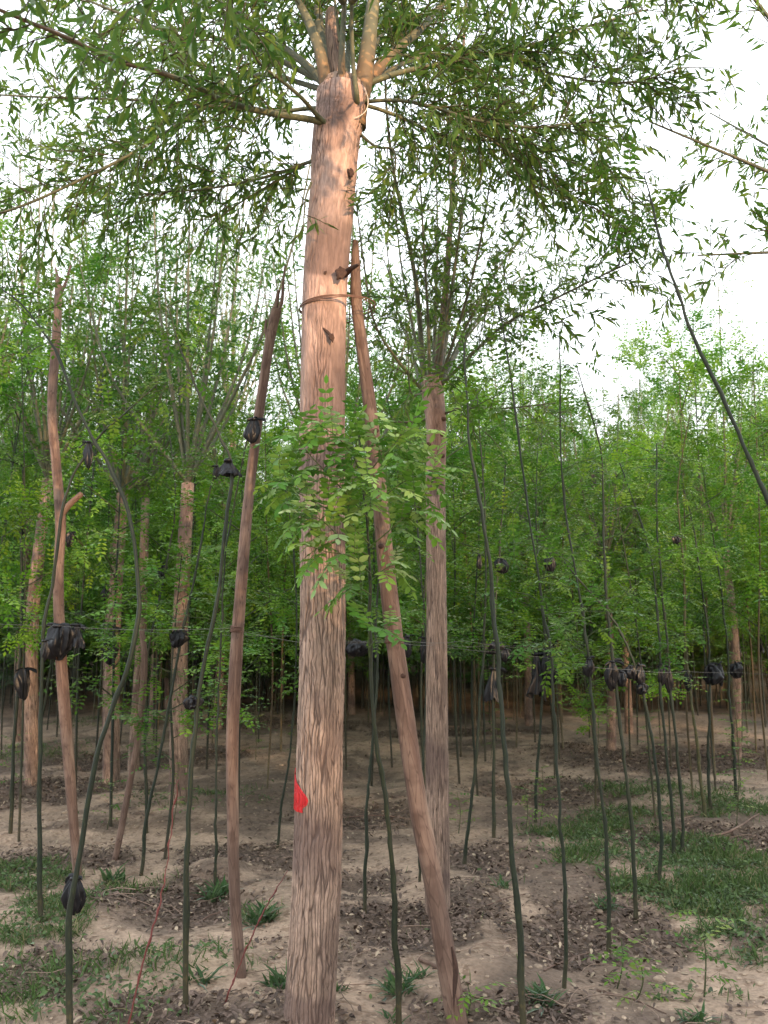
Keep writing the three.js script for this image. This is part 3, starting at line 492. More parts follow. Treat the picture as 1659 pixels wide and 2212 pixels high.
// ------------------------------------------------------------------ young green saplings near by
reseed(4242);
const stemCol = [0.013, 0.026, 0.012], stemPale = [0.07, 0.075, 0.035];
const TALL = 3.3, saplings = {};
function sapling(id, label, ptsPx, w0, w1, q = {}) {
  const b = groundAt(ptsPx[0][0], ptsPx[0][1]); const d = q.d ?? -b.z;
  const pts = ptsPx.map((a, k) => at(a[0], a[1], d + (a[2] || 0))); pts[0].y = Math.min(pts[0].y, b.y) - 0.03;
  if (q.base) pts.unshift(V(q.base[0], ground(q.base[0], q.base[1]) - 0.03, q.base[1]));
  const root = V(pts[0].x, pts[0].y + 0.03, pts[0].z), loc = pts.map(p => p.clone().sub(root));
  const top = loc[loc.length - 1], dir = top.clone().sub(loc[loc.length - 2]).normalize();
  if (!q.stop && top.y < TALL - 0.3) { const up = dir.clone().add(V(rr(-0.12, 0.12), 0.5, rr(-0.2, 0.1))).normalize(); const need = rr(2.7, TALL) - top.y; loc.push(top.clone().addScaledVector(up, need * 0.5), top.clone().addScaledVector(up, need).add(V(rr(-0.15, 0.15), 0, rr(-0.15, 0.15)))); }
  const r0 = radAt(pts[0], w0) * 0.78, r1 = q.stop ? Math.min(0.0035, radAt(pts[pts.length - 1], w1) * 0.4) : 0.0035;
  const [P, R] = resample(loc, [r0 * 1.45, r0 * 1.02, r0 * 0.92, (r0 + r1) / 2, r1], 60), g = thing(q.name || 'green_sapling', root, label, 'sapling', q.group), gb = new GB();
  for (let k = 1; k < 59; k++) { P[k].x += 0.016 * (fbm(k * 0.3, d * 9, 2) - 0.5) + 0.006 * (noise(k * 1.1, d * 5) - 0.5); P[k].z += 0.016 * (fbm(k * 0.3 + 50, d * 9, 2) - 0.5); }
  tube(gb, P, R, 9, { uv: [1, 1 / 3], disp: (th, s) => 0.0028 * Math.pow(Math.max(0, Math.cos((s + 0.05 * noise(s * 3, d)) * 6.283 / 0.13)), 14) + 0.0008 * Math.sin(th * 2 + s * 11), col: t => q.col || mix3(mix3([0.11, 0.085, 0.05], stemCol, smooth(0, 0.08, t)), stemPale, 0.25 * noise(t * 30, d * 3)) });
  part('stem', gb, q.mat || M.stem, g);
  if (q.leaves !== 0) {
    const wood = new GB(), leaf = new GB(), n = q.leaves || 26;
    for (let k = 0; k < n; k++) {
      const t = lerp(q.from ?? 0.62, 1, (k + rnd()) / n) * 59, a = Math.min(58, Math.floor(t)), o = P[a].clone().lerp(P[a + 1], t - a);
      const dd = V(rr(-1, 1), rr(-0.1, 0.7), rr(-1, 1)).normalize(), sp = rr(0.04, 0.3), e = o.clone().addScaledVector(dd, sp);
      tube(wood, [o, o.clone().lerp(e, 0.5).add(V(0, 0.01, 0)), e], [0.0024, 0.002, 0.0012], 3, { open: true, col: () => [0.07, 0.1, 0.03] });
      for (let j = 0; j < 3; j++) pinnate(wood, leaf, e.clone().lerp(o, j * 0.25), dd.clone().addScaledVector(randDir(), 0.9), rr(0.12, 0.2), { pairs: 5, L: 0.034, detail: 2 });
    }
    part('twigs', wood, M.limb, g).userData.kind = 'stuff'; part('foliage', leaf, M.leaf, g);
  }
  saplings[id] = { root, d, P, R }; return saplings[id];
}
sapling('s1', 'thin green sapling curving across the crooked reddish stake', [[90, 1992], [85, 1850], [88, 1600], [93, 1410], [97, 1340], [117, 1236], [135, 1095], [165, 1010], [200, 960], [260, 900], [340, 830]], 10, 8, { stop: 1, leaves: 12, from: 0.86 });
sapling('s2', 'thickest green sapling, a bag tied low, arching over to the frame edge', [[150, 2260], [150, 2110], [152, 1970], [166, 1890], [185, 1760], [215, 1620], [255, 1500], [288, 1400], [299, 1320], [296, 1230], [280, 1110], [240, 1010], [195, 935], [150, 830], [110, 740], [40, 650], [-40, 600]], 14, 8, { stop: 1, leaves: 14, from: 0.88 });
sapling('s3', 'green sapling in front of the tall bare stake, bag knotted waist high', [[402, 2172], [403, 1950], [405, 1800], [415, 1640], [425, 1540], [442, 1430], [470, 1290], [488, 1130], [503, 1040], [497, 985], [470, 930], [430, 850], [392, 755], [360, 660]], 12, 7, { stop: 1, leaves: 12, from: 0.88 });
sapling('s4', 'slim dark sapling slanting up beside the tall bare stake', [[303, 1890], [318, 1770], [345, 1640], [375, 1470], [402, 1330], [430, 1200], [452, 1070], [470, 990]], 8, 6, { stop: 1, leaves: 10, from: 0.9 });
sapling('s5', 'slim green sapling just past the red-marked trunk', [[785, 1970], [790, 1850], [796, 1700], [806, 1600], [815, 1450], [812, 1320]], 8, 6, { leaves: 22 });
sapling('s7', 'green sapling next to the leaning prop, skirted bag hanging behind it', [[1130, 2235], [1122, 2000], [1108, 1850], [1100, 1720], [1088, 1600], [1079, 1450], [1068, 1350], [1055, 1200], [1035, 1080], [1015, 960], [1008, 850], [1003, 740]], 14, 8, { stop: 1, leaves: 14, from: 0.86 });
sapling('s8', 'slender sapling passing under the largest black bag', [[1219, 2135], [1222, 2000], [1215, 1850], [1207, 1720], [1200, 1580], [1194, 1480], [1188, 1400], [1170, 1300]], 9, 7, { leaves: 24 });
sapling('s9', 'green sapling rooted in the dry pit, single grey bag at its tie', [[1315, 2060], [1312, 1900], [1304, 1760], [1290, 1640], [1281, 1540], [1272, 1440], [1262, 1350]], 9, 7, { leaves: 24 });
sapling('s10', 'sapling rising at the far rim of the dry pit', [[1372, 1985], [1368, 1860], [1358, 1720], [1343, 1590], [1332, 1487], [1320, 1390], [1309, 1296], [1305, 1180]], 9, 7, { leaves: 24 });
sapling('s11', 'kinked sapling bending back toward the second trunk above the wire', [[1425, 1914], [1427, 1783], [1412, 1620], [1389, 1500], [1362, 1418], [1316, 1327], [1240, 1240], [1170, 1150]], 8, 6, { stop: 1, leaves: 16, from: 0.85 });
sapling('s12', 'upright sapling at the edge of the green grass, bags at tie height', [[1457, 1852], [1454, 1783], [1440, 1620], [1427, 1487], [1424, 1380]], 8, 6, { leaves: 24 });
sapling('s13', 'middle one of three close saplings in the green grass', [[1473, 1845], [1475, 1783], [1465, 1632], [1448, 1480], [1440, 1380]], 8, 6, { leaves: 24 });
sapling('s14', 'sapling with ochre-lit stem leaning out of the green grass', [[1523, 1765], [1515, 1690], [1503, 1590], [1490, 1487], [1480, 1372], [1475, 1200]], 8, 6, { leaves: 24, col: [0.10, 0.095, 0.04] });
sapling('s15', 'sapling carrying a pair of bags near the far pale trunk', [[1534, 1750], [1530, 1620], [1533, 1480], [1530, 1380]], 7, 5, { leaves: 22 });
sapling('s16', 'last thin sapling before the far pale trunk', [[1591, 1728], [1585, 1620], [1576, 1525], [1570, 1400]], 7, 5, { leaves: 22 });
sapling('s17', 'thin sapling wearing the flared skirt-like bag', [[1067, 1809], [1067, 1700], [1066, 1510], [1068, 1390], [1074, 1250]], 8, 6, { leaves: 22 });
sapling('s18', 'slanting sapling that carries the largest black bag', [[1154, 1777], [1160, 1680], [1171, 1502], [1180, 1400], [1168, 1300]], 7, 5, { leaves: 22 });
sapling('s20', 'pale-footed sapling close behind the second trunk', [[1003, 1869], [1012, 1780], [1024, 1680], [1038, 1500], [1046, 1380]], 8, 6, { leaves: 20 });
sapling('s22', 'thin straight sapling close to the foot of the tall bare stake', [[465, 1905], [467, 1750], [470, 1560], [474, 1430]], 6, 5, { leaves: 18 });
sapling('s23', 'thin sapling slanting in beside the red paint mark', [[598, 1829], [608, 1740], [622, 1660], [634, 1540], [640, 1400]], 6, 5, { leaves: 18 });
sapling('s26', 'thin sapling standing between both trunks and the prop foot', [[905, 1905], [908, 1800], [915, 1640], [920, 1480], [918, 1350]], 6, 5, { leaves: 18 });
sapling('s27', 'green sapling at the frame edge, a small bag above head height', [[22, 1800], [28, 1640], [40, 1460], [48, 1300], [46, 1150], [50, 1020]], 8, 6, { leaves: 22 });
sapling('s28', 'sapling slanting behind the crooked reddish stake', [[64, 1690], [85, 1580], [105, 1470], [120, 1330]], 7, 5, { leaves: 22 });
sapling('s29', 'thin sapling between the crooked stake and the thin grey-brown prop', [[246, 1690], [250, 1580], [252, 1470], [262, 1330]], 5, 4, { leaves: 18 });
sapling('s30', 'bent sapling whose bag hangs like a hook above the wire', [[318, 1800], [316, 1690], [314, 1560], [322, 1400], [345, 1290], [360, 1220]], 7, 5, { leaves: 18 });
// the dark stem that arches in from beside the frame against the sky
sapling('s31', 'dark bowed stem arching across the open sky', [[1760, 1600], [1722, 1280], [1659, 1082], [1618, 985], [1562, 860], [1502, 735], [1455, 610], [1430, 530], [1410, 450], [1392, 380]], 13, 7, { d: 2.9, base: [1.75, -2.9], stop: 1, leaves: 5, from: 0.9 });
// red shoots
for (const [pts, l] of [[[[268, 2240], [310, 2084], [345, 1950], [360, 1869], [375, 1750], [386, 1684]], 'long thin dark red shoot crossing in front of the litter'], [[[482, 2160], [515, 2090], [550, 2009], [590, 1935], [622, 1879]], 'thin red shoot leaning toward the red-marked trunk']])
  sapling('r' + l.length, l, pts, 4, 2, { stop: 1, leaves: 0, mat: M.redtwig, name: 'red_shoot' });

// the leafy sapling before the trunks: every compound leaf its own piece
reseed(88); hue = [1.25, 1.3, 1.7];
{
  const s = sapling('s6', 'leafy sapling spreading bright compound leaves across both trunks', [[863, 2230], [856, 2060, -0.03], [848, 1900, -0.06], [840, 1800, -0.09], [831, 1705, -0.12], [817, 1630, -0.15], [808, 1540, -0.18], [801, 1400, -0.22], [798, 1250, -0.28], [795, 1130, -0.33], [782, 1020, -0.36], [775, 930, -0.38]], 13, 5, { stop: 1, leaves: 0 });
  const g = scene.children.find(o => o.userData.label && o.userData.label.startsWith('leafy sapling spreading'));
  const D = 2.93, w = new GB(); const P = (x, y, dz) => at(785 + (x - 785) * (y > 1330 ? 0.8 : 1.02), y > 1330 ? y : 1090 + (y - 1090) * 0.92 - 8, D + dz).sub(s.root);
  // shoots: from stem outwards
  const shoots = [
    [[797, 1190, 0], [740, 1130, -0.03], [660, 1080, -0.08], [600, 1040, -0.1]], [[795, 1130, 0], [730, 1050, -0.05], [670, 980, -0.1], [640, 930, -0.1]],
    [[790, 1080, 0], [770, 1000, -0.05], [730, 940, -0.1], [690, 910, -0.12]], [[785, 1040, 0], [830, 980, -0.05], [870, 950, 0], [905, 940, 0.02]],
    [[795, 1120, 0], [850, 1060, -0.03], [900, 1030, 0], [940, 1020, 0.03]], [[797, 1200, 0], [850, 1150, -0.05], [890, 1110, -0.03], [920, 1080, 0]],
    [[800, 1260, 0], [760, 1220, -0.08], [710, 1210, -0.1], [680, 1200, -0.1]], [[800, 1280, 0], [830, 1250, -0.06], [850, 1240, -0.06]],
    [[782, 1020, 0], [775, 950, 0], [780, 900, 0.02]], [[798, 1220, 0], [740, 1180, -0.1], [690, 1130, -0.14], [650, 1120, -0.14]],
    [[800, 1310, 0], [770, 1290, -0.05], [745, 1280, -0.06]], [[795, 1150, 0], [800, 1080, -0.14], [790, 1030, -0.2]], [[801, 1400, 0], [830, 1370, -0.02], [860, 1350, -0.02]], [[801, 1420, 0], [800, 1370, -0.04], [810, 1345, -0.05]],
  ];
  for (const [si, sh] of shoots.entries()) {
    const [Q] = resample(sh.map(a => P(...a)), [1, 1], 9), tg = new GB(); tube(tg, Q, Q.map((_, k) => lerp(0.0028, 0.0012, k / 8)), 5, { open: true, col: () => [0.09, 0.14, 0.035] }); part('shoot', tg, M.limb, g);
    const n = si > 11 ? 4 : Math.max(4, Math.round(Q[0].distanceTo(Q[8]) / 0.02));
    for (let k = 0; k < n; k++) {
      const t = (0.25 + 0.75 * (k + 0.7) / n) * 8, a = Math.min(7, Math.floor(t)), o = Q[a].clone().lerp(Q[a + 1], t - a), td = Q[a + 1].clone().sub(Q[a]).normalize();
      const side = perp(td).applyAxisAngle(td, k * 2.4 + rr(-0.4, 0.4)), d = td.clone().multiplyScalar(0.5).addScaledVector(side, 0.9).add(V(0, 0.15, 0.12)), end = k >= n - 1;
      const lf = new GB(); pinnate(lf, lf, o, d, rr(0.11, 0.18) * (end ? 0.7 : 1), { pairs: 4 + Math.floor(rnd() * 3), L: end ? 0.03 : 0.042, detail: 3, pale: end || rnd() < 0.35, droop: 0.12, r: 0.0011 });
      const m = part('leaf', lf, M.leaf, g, null);
    }
  }
}

hue = [1, 1, 1];

// ------------------------------------------------------------------ wires strung from stake to stake
{
  const strands = [
    [[[-160, 1338, 4.9], [130, 1352, 5.05], [512, 1356, 3.78]], 'thin wire from the frame edge to the tall bare stake'],
    [[[-160, 1346, 5.1], [240, 1358, 6], [640, 1374, 5], [850, 1383, 3.42]], 'thin wire passing behind the red-marked trunk to the prop'],
    [[[512, 1361, 3.78], [650, 1388, 3.6], [850, 1386, 3.42]], 'thin wire between the tall bare stake and the prop'],
    [[[852, 1386, 3.42], [945, 1392, 4.55], [1066, 1392, 6.1], [1250, 1396, 7]], 'thin wire from the prop past the second trunk'],
    [[[945, 1395, 4.55], [1066, 1408, 5], [1180, 1420, 5], [1275, 1440, 4.2], [1360, 1446, 4.6], [1485, 1450, 5.8], [1590, 1452, 6.3], [1760, 1462, 6]], 'thin sagging wire carrying the row of black bags'],
    [[[852, 1381, 3.42], [1000, 1384, 5], [1180, 1402, 6], [1280, 1405, 7]], 'upper thin wire beyond the second trunk'],
  ];
  for (const [l, label] of strands) {
    const pts = []; for (let k = 0; k < l.length - 1; k++) { const a = at(...l[k]), b = at(...l[k + 1]); for (let j = 0; j < 12; j++) { const t = j / 12, p = a.clone().lerp(b, t); p.y -= 0.03 * 4 * t * (1 - t) * a.distanceTo(b) * 0.3; pts.push(p); } } pts.push(at(...l[l.length - 1]));
    const o = pts[0].clone(), g = new GB(); tube(g, pts.map(p => p.clone().sub(o)), pts.map(() => 0.0009), 5, {}); const m = part('wire', g, M.wire, scene); m.name = numbered('wire'); m.position.copy(o); tag(m, label, 'wire');
  }
}

// ------------------------------------------------------------------ black plastic bags tied to stems
reseed(606);
function bagGeo(kind, w, h, sd) {
  const body = new GB(), n = 48, m = 32, ph = rr(0, 6), rows = [];
  const prof = { drop: t => 0.16 + 0.84 * Math.pow(Math.sin(Math.PI * Math.min(1, 0.08 + t * 0.9)), 0.8) * (0.55 + 0.55 * t), skirt: t => 0.14 + 0.86 * Math.pow(t, 0.8), bundle: t => 0.25 + 0.8 * Math.pow(Math.sin(Math.PI * (0.06 + 0.9 * t)), 0.6) }[kind];
  for (let k = 0; k <= m; k++) {
    const t = k / m, row = [];
    for (let j = 0; j <= n; j++) {
      const a = j / n * Math.PI * 2, jj = j % n, aa = jj / n * 6.2832;
      const cx = Math.cos(aa), cz = Math.sin(aa), fold = (0.16 * Math.sin(aa * 7 + ph + t * 2.5) + 0.12 * Math.sin(aa * 12 + ph * 3 - t * 2)) * (1.15 - 0.6 * t) + 1.2 * (fbm(cx * 1.3 + sd + t * 0.8, cz * 1.3 + t * 1.5 + sd, 3) - 0.5) + 0.35 * (fbm(cx * 6 + sd, cz * 6 + t * 1.5, 2) - 0.5);
      let r = prof(t) * (1 + fold * (kind === 'bundle' ? 1.2 : 1)); if (kind !== 'skirt' && k === m) r *= 0.25;
      const yb = (kind === 'skirt' ? 0.5 : 0.28) * (fbm(cx * 1.8 + sd * 2, cz * 1.8 + 4, 3) - 0.5) * t;
      row.push(body.v(V(Math.cos(a) * r * w / 2 + 0.1 * w * Math.sin(t * 3 + ph) * t, -h * t * (1 + yb), Math.sin(a) * r * w / 2 * 0.62), V(0, 0, 1), WHITE, j / n, t));
    }
    rows.push(row);
  }
  for (let k = 0; k < m; k++) for (let j = 0; j < n; j++) { const a = rows[k][j], b = rows[k][j + 1], c = rows[k + 1][j], d = rows[k + 1][j + 1]; body.i.push(a, b, d, a, d, c); }
  const ears = new GB();
  for (const s of [-1, 1, rnd() < 0.5 ? 1 : -1]) {
    const L = h * rr(0.22, 0.6), W = w * rr(0.25, 0.45), a = rr(0.3, 1.3), d = V(s * Math.cos(a), Math.sin(a) * rr(-0.3, 1), rr(-0.3, 0.3)), q = d.clone().cross(V(0, 0, 1)).normalize(), nz = V(0, 0, 1); const ids = [];
    for (let k = 0; k <= 5; k++) { const t = k / 5, c = d.clone().multiplyScalar(L * t).add(V(0, -0.12 * L * t * t * 3, 0)); for (const e of [-1, 0, 1]) ids.push(ears.v(c.clone().addScaledVector(q, e * W * 0.5 * (0.25 + t * 0.9) * (1 - 0.3 * t)).add(V(0, 0, (e ? -1 : 1) * 0.15 * W)), nz, WHITE, 0, t)); }
    for (let k = 0; k < 5; k++) for (const e of [0, 1]) { const i = ids[k * 3 + e], j = ids[k * 3 + e + 1], u = ids[k * 3 + 3 + e], v = ids[k * 3 + 4 + e]; ears.i.push(i, j, v, i, v, u); }
  }
  return [smoothNormals(body.geo()), smoothNormals(ears.geo())];
}
function knotGeo(r) { const g = new THREE.TorusGeometry(r, r * 0.42, 8, 16), p = g.attributes.position; for (let k = 0; k < p.count; k++) { const f = 1 + 0.35 * (fbm(p.getX(k) * 60 + 3, p.getY(k) * 60 + p.getZ(k) * 40, 2) - 0.5); p.setXYZ(k, p.getX(k) * f, p.getY(k) * f, p.getZ(k) * f * 1.2); } g.rotateX(Math.PI / 2); return smoothNormals(g); }
function bag(px, py, wpx, hpx, d, kind, label) {     // px, py: centre in the layout grid
  const top = at(px, py - hpx / 2, d), k = 2 * radAt(top, 1), w = wpx * k * 1.25, h = hpx * k * 1.06, o = thing('plastic_bag', top, label, 'plastic bag');
  const [b, e] = bagGeo(kind, w, h, px * 0.13); part('body', b, M.bag, o); part('tie_ends', e, M.bag, o); part('knot', knotGeo(Math.max(0.011, w * 0.17)), M.bag, o);
  return o;
}
const S = saplings;
for (const a of [
  [192, 982, 17, 54, S.s1.d, 'drop', 'narrow black bag dangling from the sapling above the crooked stake stub'],
  [548, 930, 28, 48, K1.d - 0.03, 'drop', 'black bag tied high on the tall bare stake'],
  [128, 1385, 44, 66, K2.d - 0.05, 'bundle', 'crumpled black bag bundle tied round the crooked stake'],
  [166, 1373, 30, 46, K2.d - 0.02, 'skirt', 'flapping black bag beside the crumpled bundle on the stake'],
  [97, 1405, 15, 42, S.s1.d, 'drop', 'small dark bag on the thin sapling before the crooked stake'],
  [240, 1392, 27, 74, 8, 'drop', 'long black bag hanging before the far wood trunk'],
  [386, 1380, 24, 32, S.s4.d, 'bundle', 'small knotted black bag on the slim slanting sapling'],
  [416, 1518, 27, 24, S.s3.d, 'bundle', 'flat black bag knotted waist high before the tall stake'],
  [163, 1930, 40, 68, 3.28, 'drop', 'shiny black bag tied low on the thickest sapling'],
  [493, 1010, 34, 30, S.s3.d, 'skirt', 'spread black bag at the bend of the sapling by the stake'],
  [468, 1020, 15, 26, S.s4.d, 'drop', 'little black bag on the tip of the slanting sapling'],
  [47, 1140, 11, 34, S.s27.d, 'drop', 'narrow black bag on the edge sapling above head height'],
  [152, 1165, 14, 28, 6.5, 'bundle', 'small black bag behind the crooked stake below its stub'],
  [228, 1282, 13, 28, 7.5, 'drop', 'small black bag between the crooked stake and the pale forked tree'],
  [1064, 1398, 30, 26, S.s17.d, 'bundle', 'round black knot of bag above the flared skirt bag'],
  [1066, 1476, 26, 62, S.s17.d, 'skirt', 'flared skirt-like black bag on a thin stem'],
  [1092, 1415, 14, 26, 5.2, 'drop', 'small black bag just beside the flared skirt bag'],
  [1158, 1456, 32, 86, S.s18.d, 'skirt', 'largest black bag, hanging wide and long on the wire'],
  [1186, 1440, 26, 72, S.s18.d - 0.05, 'drop', 'long black bag overlapping the largest one'],
  [1272, 1441, 21, 36, S.s9.d, 'drop', 'grey-sheened bag alone on the sapling of the dry pit'],
  [1322, 1457, 22, 56, S.s10.d, 'drop', 'black bag draped on the sapling at the pit rim'],
  [1342, 1466, 17, 30, S.s10.d, 'bundle', 'small crumpled bag touching the one at the pit rim'],
  [1362, 1452, 19, 26, S.s11.d, 'bundle', 'black bag clump left of the kinked sapling'],
  [1382, 1458, 18, 42, S.s11.d, 'drop', 'black bag knotted on the kinked sapling'],
  [1388, 1488, 18, 22, S.s11.d, 'bundle', 'small black bag low on the kinked sapling'],
  [1428, 1456, 15, 42, S.s12.d, 'drop', 'black bag on the upright sapling by the green grass'],
  [1443, 1466, 15, 52, S.s13.d, 'drop', 'longer black bag on the middle of three close saplings'],
  [1484, 1470, 13, 42, S.s14.d, 'drop', 'slim black bag on the ochre-lit stem'],
  [1535, 1456, 27, 38, S.s15.d, 'bundle', 'wide black bag, bigger of the pair near the far pale trunk'],
  [1554, 1456, 14, 42, S.s15.d + 0.2, 'drop', 'narrow black bag, smaller of the pair near the far pale trunk'],
  [1590, 1448, 19, 28, 7.4, 'bundle', 'black bag tied round the far pale trunk'],
  [880, 1396, 15, 42, 4.2, 'drop', 'black bag half hidden between the prop and second trunk'],
  [915, 1402, 14, 50, S.s26.d, 'drop', 'black bag touching the edge of the second trunk'],
  [770, 1400, 32, 30, 5, 'bundle', 'black bag low behind the red-marked trunk and prop'],
  [1083, 1222, 18, 28, 5.6, 'bundle', 'black bag up in the leaves above the skirt bag'],
  [1036, 1214, 9, 28, 6, 'drop', 'thin black bag in the leaves near the second trunk'],
  [1188, 1216, 20, 40, 6, 'drop', 'black bag slung among leaves above the largest bag'],
  [1365, 1290, 13, 26, 9.5, 'drop', 'small black bag on the distant paired trunk'],
  [1460, 1166, 13, 16, 6, 'bundle', 'tiny black bag at the top of the grass-edge saplings'],
  [1281, 1040, 10, 36, 9, 'drop', 'small black bag high on the forked background tree'],
  [350, 1235, 16, 24, S.s30.d, 'drop', 'hooked black bag on the bent sapling above the wire'],
]) bag(...a);

// ------------------------------------------------------------------ background trees: prototypes
reseed(1313);
function protoSapling(h, dens) {
  const sc = [0.8, 1.5, 1, 2.2, 0.9, 1.2][Math.round((h - 3.2) / 0.28)];      // bark from near black to tan
  const g = new THREE.Group(), gb = new GB(), lean = rr(-0.25, 0.25), lz = rr(-0.2, 0.2);
  const [P, R] = resample([V(0, -0.06, 0), V(rr(-0.04, 0.04), h * 0.25, rr(-0.04, 0.04)), V(lean * 0.4 + rr(-0.06, 0.06), h * 0.55, lz * 0.4), V(lean, h, lz)], [0.0105, 0.0095, 0.007, 0.003], 26);
  tube(gb, P, R, 6, { uv: [1, 1 / 3], col: t => mix3([0.09, 0.07, 0.045].map(x => x * sc), [0.024 * sc * sc, 0.034 * sc, 0.016 * sc], smooth(0, 0.2, t)) });
  const leaf = new GB(), clumps = 9 + Math.floor(rnd() * 4);
  for (let k = 0; k < clumps; k++) {
    const t = Math.min(0.99, lerp(0.36, 1, Math.pow((k + 0.4 + 0.5 * rnd()) / clumps, 0.85))), a = Math.min(24, Math.floor(t * 25)), o = P[a].clone().lerp(P[a + 1], t * 25 - a), w = (Math.sin(Math.PI * Math.min(1, (t - 0.26) / 0.82)) * 0.62 + 0.1) * rr(0.5, 1.3);
    const d = V(Math.cos(k * 2.4 + rr(-0.5, 0.5)), rr(0.3, 1.0), Math.sin(k * 2.4 + rr(-0.5, 0.5))).normalize(), e = o.clone().addScaledVector(d, w), size = rr(0.6, 1.5), m = Math.round(dens / clumps * size), kk = rr(0.75, 1.3), h0 = hue; hue = hue.map(x => x * kk);
    tube(gb, [o, o.clone().lerp(e, 0.5).add(V(0, 0.03, 0)), e], [0.006, 0.0045, 0.002], 4, { open: true, col: () => [0.06, 0.075, 0.035] });
    for (let i = 0; i < m; i++) { const q = o.clone().lerp(e, rr(0.35, 1.05)).addScaledVector(randDir(), 0.2 * Math.sqrt(size) * Math.sqrt(rnd())); for (let j = 0; j < 3; j++) pinnate(null, leaf, q, d.clone().multiplyScalar(0.5).addScaledVector(randDir(), 1), rr(0.12, 0.22), { pairs: 4, L: rr(0.034, 0.05), detail: 1 }); }
    hue = h0;
  }
  part('trunk', gb, M.stem, g); part('crown', leaf, M.far, g); g.userData.h = h; return g;
}
function protoTree(h, fork, dens) {
  const g = new THREE.Group(), gb = new GB(), b = rr(-0.08, 0.08);
  const [P, R] = resample([V(0, -0.06, 0), V(b, fork * 0.5, rr(-0.04, 0.04)), V(b * 0.3, fork, 0)], [0.066, 0.055, 0.045], 20);
  tube(gb, P, R, 12, { uv: [0.7, 0.25], round: 0.4 }); part('trunk', gb, M.bark, g);
  const leaf = new GB(), wood = new GB(), n = 13;
  for (let k = 0; k < n; k++) {
    const a = k * 2.4 + rr(-0.4, 0.4), out = k === 0 ? 0.1 : rr(0.35, 1.2), hh = k === 0 ? h - fork : (h - fork) * rr(0.5, 0.98);
    const top = P[19], e = top.clone().add(V(Math.cos(a) * out, hh, Math.sin(a) * out)), mid = top.clone().lerp(e, 0.45).add(V(Math.cos(a) * out * 0.2, -0.05, Math.sin(a) * out * 0.2));
    const Q = limb(wood, [top, mid, e], 0.017, 0.004, limbGrey, 9, 5);
    dress(null, leaf, Q, { n: dens * 0.62, from: 0.28, len: [0.25, 0.6], sub: 2, detail: 1, lift: 0.1, L: 0.085, sp: 0.034, steps: 4 });
  }
  part('limb', wood, M.limb, g); part('crown', leaf, M.far, g); g.userData.h = h; return g;
}
const hues = [[1.2, 1.25, 1], [1.5, 1.4, 0.9], [0.9, 1.05, 1.1], [1.4, 1.35, 1], [0.75, 0.95, 0.9], [1.6, 1.45, 0.9]];
const protoS = [0, 1, 2, 3, 4, 5].map(k => { hue = hues[k]; return protoSapling(3.2 + k * 0.28, 125 + k * 12); });
const protoT = [0, 1, 2, 3].map(k => { hue = hues[k]; return protoTree(6 + k * 0.5, 2.8 + 0.1 * k, 17); }); hue = [1, 1, 1];

const spread = [];     // feet already taken
function free(x, z, r) { for (const [a, b] of spread) if ((a - x) ** 2 + (b - z) ** 2 < r * r) return false; return true; }
function placeTree(proto, p, s, sy, label, name, group) { const c = copyOf(proto, name, p, label, 'tree', group); c.rotation.y = rr(0, 6.283); c.scale.set(s, sy, s); spread.push([p.x, p.z]); return c; }
// standard trees one can pick out, at their feet
for (const [x, y, k, s, sy, label] of [
  [288, 1662, 0, 1.0, 1.05, 'pale forked tree with sunlit trunk beside the tall bare stake'],
  [231, 1592, 1, 1.0, 1.05, 'far wood trunk behind the long hanging black bag'],
  [1142, 1568, 2, 0.95, 0.85, 'reddish straight trunk far behind the largest bag'],
  [1320, 1620, 0, 0.9, 0.80, 'forked tree behind the sapling at the pit rim'],
  [1359, 1578, 1, 0.9, 0.80, 'distant pale trunk paired with the forked tree'],
  [1590, 1640, 3, 0.9, 0.78, 'far pale slanting trunk with a bag tied round it'],
  [330, 1560, 2, 1.05, 1.1, 'shaded trunk just behind the pale forked tree'],
  [760, 1545, 1, 1.0, 1.0, 'tree trunk far behind the leaning prop'],
  [470, 1575, 3, 1.0, 1.05, 'distant trunk beside the tall bare stake'],
  [40, 1600, 0, 1.05, 1.1, 'leafy forked tree far behind the edge sapling'],
]) placeTree(protoT[k], groundAt(x, y), s, sy, label, 'young_tree');

const bounds = [[-9e9, 130, 'the frame edge', 'beyond the crooked stake'], [130, 300, 'the crooked stake', 'past the crooked stake'], [300, 510, 'the pale forked tree', 'past the pale forked tree'], [510, 690, 'the tall bare stake', 'past the tall bare stake'], [690, 945, 'the red-marked trunk', 'past the red-marked trunk'], [945, 1142, 'the second trunk', 'past the second trunk'], [1142, 1340, 'the largest bag', 'past the largest bag'], [1340, 9e9, 'the grass-edge saplings', 'past the grass-edge saplings']];
const ORD = ['first', 'second', 'third', 'fourth', 'fifth', 'sixth', 'seventh', 'eighth', 'ninth', 'tenth', 'eleventh', 'twelfth', 'thirteenth', 'fourteenth', 'fifteenth', 'sixteenth', 'seventeenth', 'eighteenth', 'nineteenth', 'twentieth', 'twenty-first', 'twenty-second', 'twenty-third', 'twenty-fourth', 'twenty-fifth', 'twenty-sixth', 'twenty-seventh', 'twenty-eighth', 'twenty-ninth', 'thirtieth'];
const zoneOf = px => bounds.find(b => px >= b[0] && px < b[1]);
const queues = {};
function queue(o, px, what, many) { const z = zoneOf(px), k = what + z[2]; (queues[k] = queues[k] || { what, z, many, l: [] }).l.push([px, o]); }
function nameQueues() {      // each gets its place in the row, counted from the landmark it follows
  for (const { what, z, many, l } of Object.values(queues)) { l.sort((a, b) => a[0] - b[0]); l.forEach(([, o], i) => { o.userData.label = i < ORD.length ? `${ORD[i]} ${what} counted from ${z[2]}` : `${what} farther ${z[3]}`; o.userData.group = `${many} ${z[3]}`; }); }
}
